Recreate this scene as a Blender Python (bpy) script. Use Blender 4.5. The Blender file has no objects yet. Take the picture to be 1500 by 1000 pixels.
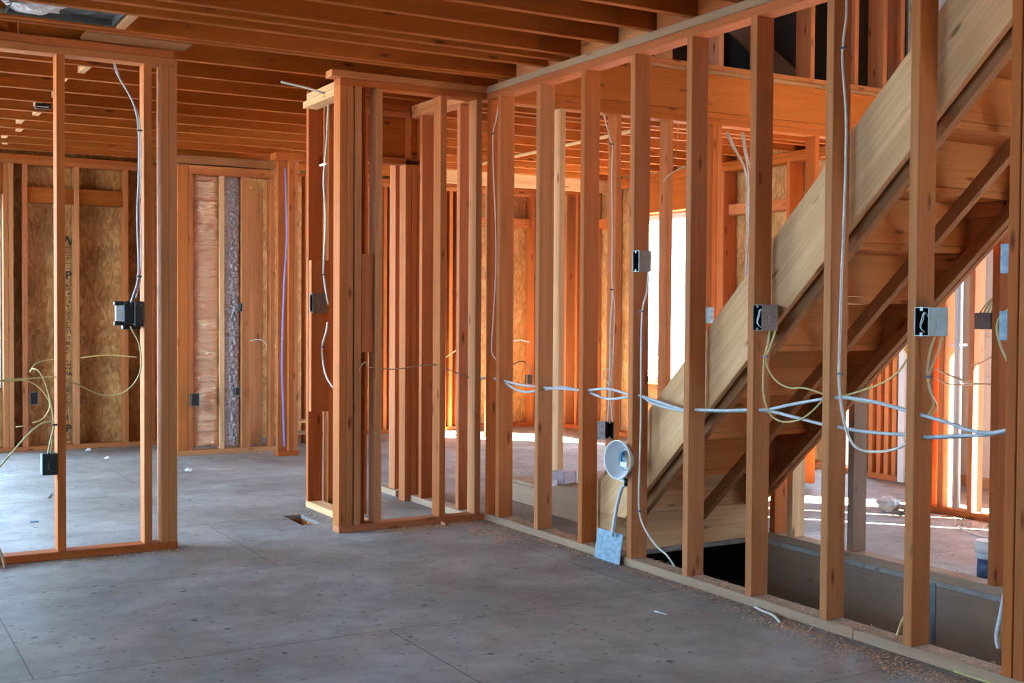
# A timber-framed house interior under construction: open stud walls, a stair, ceiling joists, rough wiring.
# Units are metres. X runs to the right along the joists, Y runs away along the stair wall, Z is up from the subfloor.
import bpy, bmesh, math, random
from mathutils import Vector, Matrix
random.seed(7)
C = bpy.context.scene.collection

# ---------------------------------------------------------------- materials
def new_mat(name):
    m = bpy.data.materials.new(name); m.use_nodes = True
    nt = m.node_tree; nt.nodes.clear()
    out = nt.nodes.new('ShaderNodeOutputMaterial')
    b = nt.nodes.new('ShaderNodeBsdfPrincipled')
    nt.links.new(b.outputs[0], out.inputs[0])
    return m, nt, b

def simple(name, col, rough=0.6, metal=0.0, var=0.12, scale=30, bump=0.0, spec=0.5):
    m, nt, b = new_mat(name); N = nt.nodes; L = nt.links
    tc = N.new('ShaderNodeTexCoord'); no = N.new('ShaderNodeTexNoise'); no.inputs['Scale'].default_value = scale
    no.inputs['Detail'].default_value = 4
    L.new(tc.outputs['Object'], no.inputs['Vector'])
    r = N.new('ShaderNodeValToRGB')
    r.color_ramp.elements[0].position = 0.3; r.color_ramp.elements[1].position = 0.7
    r.color_ramp.elements[0].color = (*[c*(1-var) for c in col], 1); r.color_ramp.elements[1].color = (*[min(1, c*(1+var)) for c in col], 1)
    L.new(no.outputs['Fac'], r.inputs['Fac']); L.new(r.outputs['Color'], b.inputs['Base Color'])
    b.inputs['Roughness'].default_value = rough; b.inputs['Metallic'].default_value = metal
    b.inputs['Specular IOR Level'].default_value = spec
    if bump:
        bp = N.new('ShaderNodeBump'); bp.inputs['Strength'].default_value = bump; bp.inputs['Distance'].default_value = 0.004
        L.new(no.outputs['Fac'], bp.inputs['Height']); L.new(bp.outputs[0], b.inputs['Normal'])
    return m

def wood(name, axis, cols, dark=0.72, knots=True, grey=0.0, along=0.55):
    """lumber; grain runs along the object's own axis (0,1,2)"""
    m, nt, b = new_mat(name); N = nt.nodes; L = nt.links
    tc = N.new('ShaderNodeTexCoord'); oi = N.new('ShaderNodeObjectInfo')
    mul = N.new('ShaderNodeMath'); mul.operation = 'MULTIPLY'; mul.inputs[1].default_value = 37.0
    L.new(oi.outputs['Random'], mul.inputs[0])
    cb = N.new('ShaderNodeCombineXYZ')
    for i in range(3): L.new(mul.outputs[0], cb.inputs[i])
    def mapped(sa, sc):
        mp = N.new('ShaderNodeMapping'); s = [sc]*3; s[axis] = sa
        mp.inputs['Scale'].default_value = s
        L.new(tc.outputs['Object'], mp.inputs['Vector']); L.new(cb.outputs[0], mp.inputs['Location'])
        return mp
    g1 = N.new('ShaderNodeTexNoise'); g1.inputs['Scale'].default_value = 1.0; g1.inputs['Detail'].default_value = 5; g1.inputs['Roughness'].default_value = 0.65
    g1.inputs['Distortion'].default_value = 0.6
    L.new(mapped(along, 7.5).outputs[0], g1.inputs['Vector'])
    g2 = N.new('ShaderNodeTexNoise'); g2.inputs['Scale'].default_value = 1.0; g2.inputs['Detail'].default_value = 3
    L.new(mapped(2.2, 95).outputs[0], g2.inputs['Vector'])
    # board tint by its random number
    tint = N.new('ShaderNodeValToRGB'); tint.color_ramp.interpolation = 'LINEAR'
    els = tint.color_ramp.elements
    for i, c in enumerate(cols):
        p = i/(len(cols)-1) if len(cols) > 1 else 0
        e = els[i] if i < 2 else els.new(p)
        e.position = p; e.color = (*c, 1)
    L.new(oi.outputs['Random'], tint.inputs['Fac'])
    dk = N.new('ShaderNodeMix'); dk.data_type = 'RGBA'; dk.blend_type = 'MULTIPLY'
    rmp = N.new('ShaderNodeValToRGB'); rmp.color_ramp.elements[0].position = 0.28; rmp.color_ramp.elements[1].position = 0.74
    rmp.color_ramp.elements[0].color = (dark+0.02, dark*0.86, dark*0.72, 1); rmp.color_ramp.elements[1].color = (1.06, 1.04, 1.0, 1)
    L.new(g1.outputs['Fac'], rmp.inputs['Fac'])
    dk.inputs[0].default_value = 1.0
    L.new(tint.outputs[0], dk.inputs[6]); L.new(rmp.outputs[0], dk.inputs[7])
    fine = N.new('ShaderNodeMix'); fine.data_type = 'RGBA'; fine.blend_type = 'MULTIPLY'; fine.inputs[0].default_value = 0.3
    r2 = N.new('ShaderNodeValToRGB'); r2.color_ramp.elements[0].position = 0.38; r2.color_ramp.elements[1].position = 0.58
    r2.color_ramp.elements[0].color = (0.72, 0.66, 0.6, 1); r2.color_ramp.elements[1].color = (1.05, 1.05, 1.05, 1)
    L.new(g2.outputs['Fac'], r2.inputs['Fac'])
    L.new(dk.outputs[2], fine.inputs[6]); L.new(r2.outputs[0], fine.inputs[7])
    last = fine.outputs[2]
    if knots:
        vo = N.new('ShaderNodeTexVoronoi'); vo.inputs['Scale'].default_value = 1.0
        L.new(mapped(3.6, 12.0).outputs[0], vo.inputs['Vector'])
        kr = N.new('ShaderNodeValToRGB'); kr.color_ramp.elements[0].position = 0.06; kr.color_ramp.elements[1].position = 0.16
        kr.color_ramp.elements[0].color = (0.22, 0.13, 0.09, 1); kr.color_ramp.elements[1].color = (1, 1, 1, 1)
        L.new(vo.outputs['Distance'], kr.inputs['Fac'])
        km = N.new('ShaderNodeMix'); km.data_type = 'RGBA'; km.blend_type = 'MULTIPLY'
        sel = N.new('ShaderNodeMath'); sel.operation = 'GREATER_THAN'; sel.inputs[1].default_value = 0.22
        sp = N.new('ShaderNodeSeparateColor'); L.new(vo.outputs['Color'], sp.inputs[0]); L.new(sp.outputs[0], sel.inputs[0])
        sm = N.new('ShaderNodeMath'); sm.operation = 'MULTIPLY'; sm.inputs[1].default_value = 0.8
        L.new(sel.outputs[0], sm.inputs[0]); L.new(sm.outputs[0], km.inputs[0])
        L.new(last, km.inputs[6]); L.new(kr.outputs[0], km.inputs[7]); last = km.outputs[2]
    if grey:
        gm = N.new('ShaderNodeMix'); gm.data_type = 'RGBA'; gn = N.new('ShaderNodeTexNoise'); gn.inputs['Scale'].default_value = 3
        L.new(tc.outputs['Object'], gn.inputs['Vector'])
        gr = N.new('ShaderNodeMath'); gr.operation = 'MULTIPLY'; gr.inputs[1].default_value = grey*2
        L.new(gn.outputs['Fac'], gr.inputs[0]); L.new(gr.outputs[0], gm.inputs[0])
        L.new(last, gm.inputs[6]); gm.inputs[7].default_value = (0.27, 0.215, 0.18, 1); last = gm.outputs[2]
    L.new(last, b.inputs['Base Color'])
    b.inputs['Roughness'].default_value = 0.7; b.inputs['Specular IOR Level'].default_value = 0.14
    bp = N.new('ShaderNodeBump'); bp.inputs['Strength'].default_value = 0.25; bp.inputs['Distance'].default_value = 0.002
    L.new(g2.outputs['Fac'], bp.inputs['Height']); L.new(bp.outputs[0], b.inputs['Normal'])
    return m

FIR = [(0.46, 0.120, 0.023), (0.58, 0.245, 0.105), (0.50, 0.147, 0.033), (0.62, 0.295, 0.135), (0.44, 0.112, 0.021), (0.60, 0.248, 0.125)]
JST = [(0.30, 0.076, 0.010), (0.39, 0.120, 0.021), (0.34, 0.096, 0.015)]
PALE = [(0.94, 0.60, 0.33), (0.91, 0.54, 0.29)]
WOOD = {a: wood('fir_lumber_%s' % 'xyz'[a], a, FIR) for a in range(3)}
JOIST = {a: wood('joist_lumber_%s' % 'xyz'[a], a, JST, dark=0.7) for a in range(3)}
PINE = {a: wood('pale_pine_%s' % 'xyz'[a], a, PALE, dark=0.62, along=0.35) for a in range(3)}
SILL = {a: wood('weathered_plate_%s' % 'xyz'[a], a, [(0.62, 0.42, 0.27), (0.55, 0.36, 0.23)], dark=0.7, grey=0.35) for a in range(3)}
DIRTY = {a: wood('dusty_rim_%s' % 'xyz'[a], a, [(0.34, 0.21, 0.14), (0.29, 0.18, 0.125)], dark=0.7, grey=0.3) for a in range(3)}

BROWN = {a: wood('brown_lumber_%s' % 'xyz'[a], a, [(0.36, 0.17, 0.075), (0.32, 0.16, 0.08)], dark=0.7) for a in range(3)}
PLY = {a: wood('stair_plywood_%s' % 'xyz'[a], a, [(0.70, 0.27, 0.085), (0.76, 0.33, 0.12)], dark=0.75, along=0.3) for a in range(3)}
def osb_mat(name, c0, c1, c2, sc=18):
    m, nt, b = new_mat(name); N = nt.nodes; L = nt.links
    tc = N.new('ShaderNodeTexCoord')
    dn = N.new('ShaderNodeTexNoise'); dn.inputs['Scale'].default_value = 3; L.new(tc.outputs['Object'], dn.inputs['Vector'])
    mp = N.new('ShaderNodeMapping'); mp.inputs['Scale'].default_value = (sc*1.6, sc*1.6, sc*0.55)
    mx = N.new('ShaderNodeMix'); mx.data_type = 'VECTOR'; mx.inputs[0].default_value = 0.16
    L.new(tc.outputs['Object'], mx.inputs[4]); L.new(dn.outputs['Color'], mx.inputs[5]); L.new(mx.outputs[1], mp.inputs['Vector'])
    v = N.new('ShaderNodeTexVoronoi'); v.inputs['Scale'].default_value = 1; L.new(mp.outputs[0], v.inputs['Vector'])
    sp = N.new('ShaderNodeSeparateColor'); L.new(v.outputs['Color'], sp.inputs[0])
    r = N.new('ShaderNodeValToRGB'); e = r.color_ramp.elements
    e[0].color = (*c0, 1); e[1].color = (*c2, 1); x = e.new(0.5); x.color = (*c1, 1)
    L.new(sp.outputs[0], r.inputs['Fac'])
    n2 = N.new('ShaderNodeTexNoise'); n2.inputs['Scale'].default_value = 4; n2.inputs['Detail'].default_value = 6; L.new(tc.outputs['Object'], n2.inputs['Vector'])
    r2 = N.new('ShaderNodeValToRGB'); r2.color_ramp.elements[0].position = .35; r2.color_ramp.elements[1].position = .65
    r2.color_ramp.elements[0].color = (.68, .64, .6, 1); r2.color_ramp.elements[1].color = (1.1, 1.08, 1.05, 1)
    L.new(n2.outputs['Fac'], r2.inputs['Fac'])
    mm = N.new('ShaderNodeMix'); mm.data_type = 'RGBA'; mm.blend_type = 'MULTIPLY'; mm.inputs[0].default_value = 1
    L.new(r.outputs[0], mm.inputs[6]); L.new(r2.outputs[0], mm.inputs[7]); L.new(mm.outputs[2], b.inputs['Base Color'])
    b.inputs['Roughness'].default_value = 0.6; b.inputs['Specular IOR Level'].default_value = 0.3
    bp = N.new('ShaderNodeBump'); bp.inputs['Strength'].default_value = 0.3; bp.inputs['Distance'].default_value = 0.003
    L.new(sp.outputs[1], bp.inputs['Height']); L.new(bp.outputs[0], b.inputs['Normal'])
    return m
OSB = osb_mat('osb_sheathing', (0.42, 0.20, 0.06), (0.55, 0.28, 0.10), (0.68, 0.40, 0.17), 40)
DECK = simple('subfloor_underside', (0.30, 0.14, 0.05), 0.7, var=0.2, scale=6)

def floor_mat():
    m, nt, b = new_mat('dusty_subfloor'); N = nt.nodes; L = nt.links
    tc = N.new('ShaderNodeTexCoord')
    def noise(s, d=5, r=0.6):
        n = N.new('ShaderNodeTexNoise'); n.inputs['Scale'].default_value = s; n.inputs['Detail'].default_value = d; n.inputs['Roughness'].default_value = r
        L.new(tc.outputs['Object'], n.inputs['Vector']); return n
    def ramp(src, p0, c0, p1, c1):
        r = N.new('ShaderNodeValToRGB'); r.color_ramp.elements[0].position = p0; r.color_ramp.elements[1].position = p1
        r.color_ramp.elements[0].color = (*c0, 1); r.color_ramp.elements[1].color = (*c1, 1)
        L.new(src, r.inputs['Fac']); return r
    def mul(a, c, f=1.0):
        x = N.new('ShaderNodeMix'); x.data_type = 'RGBA'; x.blend_type = 'MULTIPLY'; x.inputs[0].default_value = f
        L.new(a, x.inputs[6]); L.new(c, x.inputs[7]); return x.outputs[2]
    base = ramp(noise(1.3, 6).outputs['Fac'], 0.35, (0.235, 0.22, 0.212), 0.65, (0.41, 0.392, 0.382))
    a = mul(base.outputs[0], ramp(noise(9, 6, .7).outputs['Fac'], 0.3, (0.78, 0.76, 0.74), 0.6, (1.03, 1.03, 1.03)).outputs[0])
    a = mul(a, ramp(noise(0.9, 5, .7).outputs['Fac'], 0.42, (0.80, 0.72, 0.66), 0.6, (1.04, 1.04, 1.04)).outputs[0], 0.8)
    # scattered dark flecks and chips
    v = N.new('ShaderNodeTexVoronoi'); v.inputs['Scale'].default_value = 17; L.new(tc.outputs['Object'], v.inputs['Vector'])
    a = mul(a, ramp(v.outputs['Distance'], 0.09, (0.36, 0.31, 0.29), 0.17, (1, 1, 1)).outputs[0], 0.8)
    v2 = N.new('ShaderNodeTexVoronoi'); v2.inputs['Scale'].default_value = 5.3; L.new(tc.outputs['Object'], v2.inputs['Vector'])
    a = mul(a, ramp(v2.outputs['Distance'], 0.05, (0.25, 0.2, 0.18), 0.085, (1, 1, 1)).outputs[0], 0.9)
    # sheet seams every 1.22 m in y and 2.44 m in x
    br = N.new('ShaderNodeTexBrick'); br.inputs['Scale'].default_value = 1.0; br.inputs['Brick Width'].default_value = 2.44
    br.inputs['Row Height'].default_value = 1.22; br.inputs['Mortar Size'].default_value = 0.0035; br.inputs['Mortar Smooth'].default_value = 0.3
    br.inputs['Color1'].default_value = (1, 1, 1, 1); br.inputs['Color2'].default_value = (0.93, 0.93, 0.93, 1); br.inputs['Mortar'].default_value = (0.35, 0.32, 0.3, 1)
    mp = N.new('ShaderNodeMapping'); mp.inputs['Location'].default_value = (0.669, 0.915, 0); L.new(tc.outputs['Object'], mp.inputs['Vector']); L.new(mp.outputs[0], br.inputs['Vector'])
    a = mul(a, br.outputs['Color'], 0.85)
    L.new(a, b.inputs['Base Color'])
    rr = ramp(noise(3).outputs['Fac'], .3, (.5, .5, .5), .7, (.72, .72, .72)); L.new(rr.outputs[0], b.inputs['Roughness'])
    b.inputs['Specular IOR Level'].default_value = 0.35
    bp = N.new('ShaderNodeBump'); bp.inputs['Strength'].default_value = 0.3; bp.inputs['Distance'].default_value = 0.003
    L.new(noise(40, 4).outputs['Fac'], bp.inputs['Height']); L.new(bp.outputs[0], b.inputs['Normal'])
    return m
FLOOR = floor_mat()
LIGHTSINK = simple('bounce_dimming_black', (0.035, 0.03, 0.028), 0.9)  # near-black, added on unseen and upstairs walls to soak up bounced light
STEEL = simple('galvanised_steel', (0.24, 0.27, 0.28), 0.42, 0.75, 0.15, 25)
BLUESTEEL = simple('bluish_zinc_plate', (0.17, 0.24, 0.30), 0.5, 0.4, 0.35, 45)
DKSTEEL = simple('dark_box_inside', (0.03, 0.03, 0.032), 0.6, 0.3)
TAUPE = simple('dull_grey_steel', (0.17, 0.14, 0.125), 0.55, 0.3, 0.1)
TAUPEL = simple('grey_brown_gang_plate', (0.20, 0.155, 0.14), 0.6, 0.1)
BLACKP = simple('black_plastic', (0.012, 0.012, 0.014), 0.4)
CREAMY = simple('cream_cable_sheath', (0.74, 0.70, 0.62), 0.5)
WHITEC = simple('white_cable_sheath', (0.58, 0.62, 0.66), 0.45)
YELC = simple('yellow_cable_sheath', (0.62, 0.50, 0.20), 0.5)
BROWNC = simple('tan_cable_sheath', (0.45, 0.30, 0.20), 0.5)
BLUEC = simple('purple_blue_tube', (0.22, 0.20, 0.50), 0.45)
REDC = simple('red_wire', (0.45, 0.08, 0.05), 0.5)
STAPLE = simple('dark_staple', (0.03, 0.03, 0.06), 0.5)
WHITEP = simple('white_plastic', (0.80, 0.80, 0.80), 0.4, var=0.03)
DRYW = simple('white_drywall', (0.78, 0.76, 0.73), 0.8, var=0.03, scale=4)
WHITEPAINT = simple('white_paint', (0.82, 0.83, 0.83), 0.5, var=0.02)
PINKP = simple('pinkish_card', (0.55, 0.46, 0.50), 0.6)
BLUEL = simple('dark_blue_label', (0.04, 0.09, 0.18), 0.45)
CHIP = simple('wood_shavings', (0.62, 0.40, 0.26), 0.7, var=0.35, scale=60)
GRIT = simple('grey_grit', (0.20, 0.17, 0.15), 0.8, var=0.4, scale=40)
INK = simple('dark_print_ink', (0.05, 0.035, 0.03), 0.7)
VOIDBLACK = simple('stairwell_shade_black', (0.03, 0.027, 0.025), 0.9, var=0.2, scale=3)  # darkness of the stairwell void put into the colour
DIRT = simple('pale_ground_outside', (0.50, 0.46, 0.40), 0.95, var=0.1, scale=1)
BRASS = simple('brass_fitting', (0.75, 0.45, 0.15), 0.3, 1.0)

def foil_mat(name, col, scale, dist, rough, metal=0.65):
    m, nt, b = new_mat(name); N = nt.nodes; L = nt.links
    tc = N.new('ShaderNodeTexCoord'); mp = N.new('ShaderNodeMapping'); mp.inputs['Scale'].default_value = scale
    L.new(tc.outputs['Object'], mp.inputs['Vector'])
    n = N.new('ShaderNodeTexNoise'); n.inputs['Scale'].default_value = 1; n.inputs['Detail'].default_value = 5; n.inputs['Distortion'].default_value = 1.2
    L.new(mp.outputs[0], n.inputs['Vector'])
    bp = N.new('ShaderNodeBump'); bp.inputs['Strength'].default_value = 1.0; bp.inputs['Distance'].default_value = dist
    L.new(n.outputs['Fac'], bp.inputs['Height']); L.new(bp.outputs[0], b.inputs['Normal'])
    b.inputs['Base Color'].default_value = (*col, 1); b.inputs['Metallic'].default_value = metal; b.inputs['Roughness'].default_value = rough
    return m
FOIL = foil_mat('bronze_tinted_foil', (0.96, 0.58, 0.36), (9, 9, 45), 0.025, 0.34, 0.45)
CRINKLE = foil_mat('crinkled_silver_foil', (0.80, 0.72, 0.74), (60, 60, 85), 0.012, 0.28, 0.35)
def glass():
    m = bpy.data.materials.new('window_glass'); m.use_nodes = True; nt = m.node_tree; nt.nodes.clear(); N = nt.nodes; L = nt.links
    out = N.new('ShaderNodeOutputMaterial'); mx = N.new('ShaderNodeMixShader'); tr = N.new('ShaderNodeBsdfTransparent'); gl = N.new('ShaderNodeBsdfGlossy')
    tr.inputs[0].default_value = (0.93, 0.96, 0.96, 1); gl.inputs['Roughness'].default_value = 0.0
    mx.inputs[0].default_value = 0.06; L.new(tr.outputs[0], mx.inputs[1]); L.new(gl.outputs[0], mx.inputs[2]); L.new(mx.outputs[0], out.inputs[0])
    return m
GLASS = glass()

# ---------------------------------------------------------------- builders
def link(o, parent=None):
    C.objects.link(o)
    if parent is not None: o.parent = parent
    return o
def meta(o, label=None, cat=None, group=None, kind=None):
    if label: o['label'] = label
    if cat: o['category'] = cat
    if group: o['group'] = group
    if kind: o['kind'] = kind
    return o
def bm_box(bm, a, b):
    vs = [bm.verts.new((x, y, z)) for x in (a[0], b[0]) for y in (a[1], b[1]) for z in (a[2], b[2])]
    for f in ((0, 1, 3, 2), (4, 6, 7, 5), (0, 4, 5, 1), (2, 3, 7, 6), (0, 2, 6, 4), (1, 5, 7, 3)):
        bm.faces.new([vs[i] for i in f])
def mesh_obj(name, bm, mat, parent=None, loc=(0, 0, 0), smooth=False):
    me = bpy.data.meshes.new(name); bmesh.ops.recalc_face_normals(bm, faces=bm.faces); bm.to_mesh(me); bm.free()
    me.materials.append(mat)
    if smooth:
        for p in me.polygons: p.use_smooth = True
    o = bpy.data.objects.new(name, me); o.location = loc
    return link(o, parent)
def boxes(name, mat, lst, parent=None, origin=None, bevel=0.0, **kw):
    """lst of (min, max) in world space; origin = object origin in world space"""
    if origin is None:
        origin = lst[0][0]
    bm = bmesh.new(); po = origin
    for a, b in lst:
        bm_box(bm, [a[i]-po[i] for i in range(3)], [b[i]-po[i] for i in range(3)])
    if bevel:
        bmesh.ops.bevel(bm, geom=bm.edges[:], offset=bevel, segments=1, affect='EDGES', clamp_overlap=True)
    loc = po
    if parent is not None:
        loc = [po[i]-parent.matrix_world.translation[i] for i in range(3)] if False else [po[i]-WORLD.get(parent.name, (0, 0, 0))[i] for i in range(3)]
    o = mesh_obj(name, bm, mat, parent, loc)
    WORLD[o.name] = tuple(po)
    if kw: meta(o, **kw)
    return o
WORLD = {}
def lumber(name, a, b, label=None, cat=None, group=None, parent=None, mats=None, kind=None, bevel=0.0025, ax=None):
    a = list(a); b = list(b)
    d = [abs(b[i]-a[i]) for i in range(3)]
    if ax is None: ax = d.index(max(d))
    o = boxes(name, (mats or WOOD)[ax], [(a, b)], parent, bevel=bevel)
    meta(o, label, cat, group, kind)
    return o
def empty(name, loc, label, cat, group=None, rotz=0):
    o = bpy.data.objects.new(name, None); o.location = loc; o.rotation_euler = (0, 0, rotz); o.empty_display_size = 0.05
    link(o); WORLD[o.name] = tuple(loc)
    meta(o, label, cat, group); return o
def board(name, p0, p1, width, thick, mats, label=None, cat=None, group=None, parent=None, updir=(0, 0, 1)):
    """board from p0 to p1 (centre line), `width` measured along updir, `thick` across"""
    p0 = Vector(p0); p1 = Vector(p1); d = (p1-p0); ln = d.length; x = d.normalized()
    up = Vector(updir); y = up.cross(x).normalized(); z = x.cross(y)
    bm = bmesh.new(); bm_box(bm, (0, -thick/2, -width/2), (ln, thick/2, width/2))
    bmesh.ops.bevel(bm, geom=bm.edges[:], offset=0.0025, segments=1, affect='EDGES')
    o = mesh_obj(name, bm, mats[0], parent)
    o.matrix_local = Matrix(((x.x, y.x, z.x, p0.x), (x.y, y.y, z.y, p0.y), (x.z, y.z, z.z, p0.z), (0, 0, 0, 1)))
    meta(o, label, cat, group); return o
def spline(pts, n=6):
    P = [Vector(p) for p in pts]
    if len(P) < 3: return P
    P = [P[0]*2-P[1]]+P+[P[-1]*2-P[-2]]; out = []
    for i in range(1, len(P)-2):
        p0, p1, p2, p3 = P[i-1:i+3]
        for k in range(n):
            t = k/n; out.append(0.5*((2*p1)+(p2-p0)*t+(2*p0-5*p1+4*p2-p3)*t*t+(3*p1-p0-3*p2+p3)*t**3))
    out.append(P[-2]); return out
def cable(name, pts, r, mat, label=None, cat='cable', group=None, parent=None, seg=8):
    """round cable swept along a smooth curve through pts, one solid mesh"""
    q = spline(pts); o0 = q[0].copy(); bm = bmesh.new(); rings = []; nrm = None
    for i, p in enumerate(q):
        d = (q[min(i+1, len(q)-1)]-q[max(i-1, 0)]).normalized()
        if nrm is None: nrm = d.orthogonal().normalized()
        nrm = (nrm-d*nrm.dot(d)).normalized(); bn = d.cross(nrm)
        rings.append([bm.verts.new(p-o0+(nrm*math.cos(2*math.pi*k/seg)+bn*math.sin(2*math.pi*k/seg))*r) for k in range(seg)])
    for A, B in zip(rings[:-1], rings[1:]):
        for k in range(seg): bm.faces.new((A[k], A[(k+1) % seg], B[(k+1) % seg], B[k]))
    bm.faces.new(rings[0][::-1]); bm.faces.new(rings[-1])
    base = Vector(WORLD.get(parent.name, (0, 0, 0))) if parent else Vector((0, 0, 0))
    o = mesh_obj(name, bm, mat, parent, o0-base, smooth=True); WORLD[o.name] = tuple(o0)
    if label: meta(o, label, cat, group)
    return o
def cyl(name, p0, p1, r, mat, parent=None, r2=None, seg=20, cap=True):
    p0 = Vector(p0); p1 = Vector(p1); d = p1-p0
    bm = bmesh.new(); bmesh.ops.create_cone(bm, cap_ends=cap, segments=seg, radius1=r, radius2=r if r2 is None else r2, depth=d.length)
    q = d.to_track_quat('Z', 'Y'); base = Vector(WORLD.get(parent.name, (0, 0, 0))) if parent else Vector((0, 0, 0))
    bm.transform(q.to_matrix().to_4x4())
    o = mesh_obj(name, bm, mat, parent, (p0+p1)/2-base, smooth=False)
    for p in o.data.polygons: p.use_smooth = len(p.vertices) == 4
    WORLD[o.name] = tuple((p0+p1)/2); return o

ORD = ['first', 'second', 'third', 'fourth', 'fifth', 'sixth', 'seventh', 'eighth', 'ninth', 'tenth', 'eleventh', 'twelfth', 'thirteenth', 'fourteenth', 'fifteenth', 'sixteenth', 'seventeenth', 'eighteenth']
T = 0.038; W4 = 0.089; W6 = 0.14
Z1, Z2, Z3 = 2.343, 2.381, 2.419      # under the top plates, between them, top of them
JB, JD = 2.42, 0.235                   # joist bottom and depth

# ---------------------------------------------------------------- floors, ground, shell
def floor_piece(name, rects, z0, z1, mat, kind='structure'):
    return meta(boxes(name, mat, [((x0, y0, z0), (x1, y1, z1)) for x0, y0, x1, y1 in rects], origin=(0, 0, 0)), kind=kind)
HX0, HX1, HY0, HY1 = 2.225, 2.335, 6.135, 6.465          # floor register hole
SX0, SX1, SY1 = 3.275, 4.20, 4.70                         # stairwell opening
floor_piece('floor', [(-3.5, -1.3, -1.35, 5.905), (-1.35, -1.3, SX0, HY0), (-1.35, HY0, HX0, HY1), (HX1, HY0, SX0, HY1), (-1.35, HY1, SX0, 10.6),
                      (SX0, SY1, SX1, 10.6), (SX1, -1.3, 7.9, 10.6), (SX0, -1.3, SX1, 0.4)], -0.022, 0.0, FLOOR)
floor_piece('trim_1', [(HX0-.004, HY0-.004, HX0, HY1+.004), (HX1, HY0-.004, HX1+.004, HY1+.004), (HX0, HY0-.004, HX1, HY0), (HX0, HY1, HX1, HY1+.004)], -0.2, -0.022, JOIST[2])
floor_piece('ground', [(-30, -30, 40, 40)], -3.2, -3.1, DIRT)
floor_piece('ground', [(-30, 10.9, 40, 40), (8.2, -30, 40, 10.9), (-30, -30, -3.8, 10.9)], -0.75, -0.6, DIRT)

# outer walls: sheathing with openings cut through, some added for their light
def wall_x(name, x0, x1, y0, y1, z0, z1, holes, mat):
    """wall whose face is at constant x, running along y; holes (y0,y1,z0,z1) sorted by y"""
    l = []; y = y0
    for h in holes:
        l.append(((x0, y, z0), (x1, h[0], z1)))
        if h[2] > z0: l.append(((x0, h[0], z0), (x1, h[1], h[2])))
        if h[3] < z1: l.append(((x0, h[0], h[3]), (x1, h[1], z1)))
        y = h[1]
    l.append(((x0, y, z0), (x1, y1, z1)))
    return meta(boxes(name, mat, l, origin=(0, 0, 0)), kind='structure')
def wall_y(name, y0, y1, x0, x1, z0, z1, holes, mat):
    l = []; x = x0
    for h in holes:
        l.append(((x, y0, z0), (h[0], y1, z1)))
        if h[2] > z0: l.append(((h[0], y0, z0), (h[1], y1, h[2])))
        if h[3] < z1: l.append(((h[0], y0, h[3]), (h[1], y1, z1)))
        x = h[1]
    l.append(((x, y0, z0), (x1, y1, z1)))
    return meta(boxes(name, mat, l, origin=(0, 0, 0)), kind='structure')


LEFT_HOLES = [(6.05, 9.5, 0.25, 2.2)]
NEAR_HOLES = [(2.9, 5.5, 1.1, 2.1)]
wall_x('wall_left', -0.32, -0.30, 5.91, 10.6, -0.3, 2.42, LEFT_HOLES, OSB)
wall_x('wall_left', -3.52, -3.50, -1.3, 5.92, -0.3, 2.42, NEAR_HOLES, LIGHTSINK)
wall_y('wall_left', 5.905, 5.92, -3.5, -0.32, -0.3, 2.42, [], LIGHTSINK)
wall_x('wall_upper_left', -1.42, -1.40, -1.3, 10.6, 2.42, 5.2, [(3.6, 4.9, 3.3, 4.3)], OSB)
wall_y('wall_front', -1.32, -1.30, -3.52, 7.9, -0.3, 5.2, [(5.2, 6.1, 0.9, 1.9)], LIGHTSINK)  # opening added to let light onto the risers
wall_y('wall_far', 10.49, 10.505, -0.32, 6.61, -0.3, 5.2, [(0.25, 1.215, 0.52, 2.08)], OSB)
RIGHT_HOLES = [(7.86, 8.98, 0.53, 2.06)]
wall_x('wall_right', 6.595, 6.61, 6.62, 10.6, -0.3, 2.66, RIGHT_HOLES, OSB)
# plastered garage side wall with unseen openings shaped to throw the sun streaks
wall_x('wall_garage', 6.74, 6.76, -1.3, 6.62, -0.3, 5.2, [(2.72, 2.84, 0.0, 2.25), (3.30, 3.36, 0.0, 2.0), (3.58, 4.15, 0.05, 2.0)], DRYW)
wall_x('wall_upper_right', 6.595, 6.61, 5.9, 10.6, 2.665, 5.2, [], LIGHTSINK)
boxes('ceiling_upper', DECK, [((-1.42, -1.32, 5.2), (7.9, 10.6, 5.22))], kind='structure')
# subfloor of the storey above (open over the stair)
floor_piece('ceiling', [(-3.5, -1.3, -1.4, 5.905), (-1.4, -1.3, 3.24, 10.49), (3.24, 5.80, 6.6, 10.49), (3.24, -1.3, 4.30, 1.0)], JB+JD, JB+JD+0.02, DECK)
# basement walls under the stairwell, near-black in place of its shade
floor_piece('trim_2', [(SX0-.3, 0.0, SX1+.32, 0.02), (SX0-.3, SY1+.6, SX1+.32, SY1+.62), (SX0-.32, 0.0, SX0-.3, SY1+.62), (SX1+.32, 0.0, SX1+.34, SY1+.62)], -2.6, -0.022, VOIDBLACK)
floor_piece('trim_3', [(SX0-.32, 0.0, SX1+.34, SY1+.62)], -2.62, -2.6, VOIDBLACK)

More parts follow.
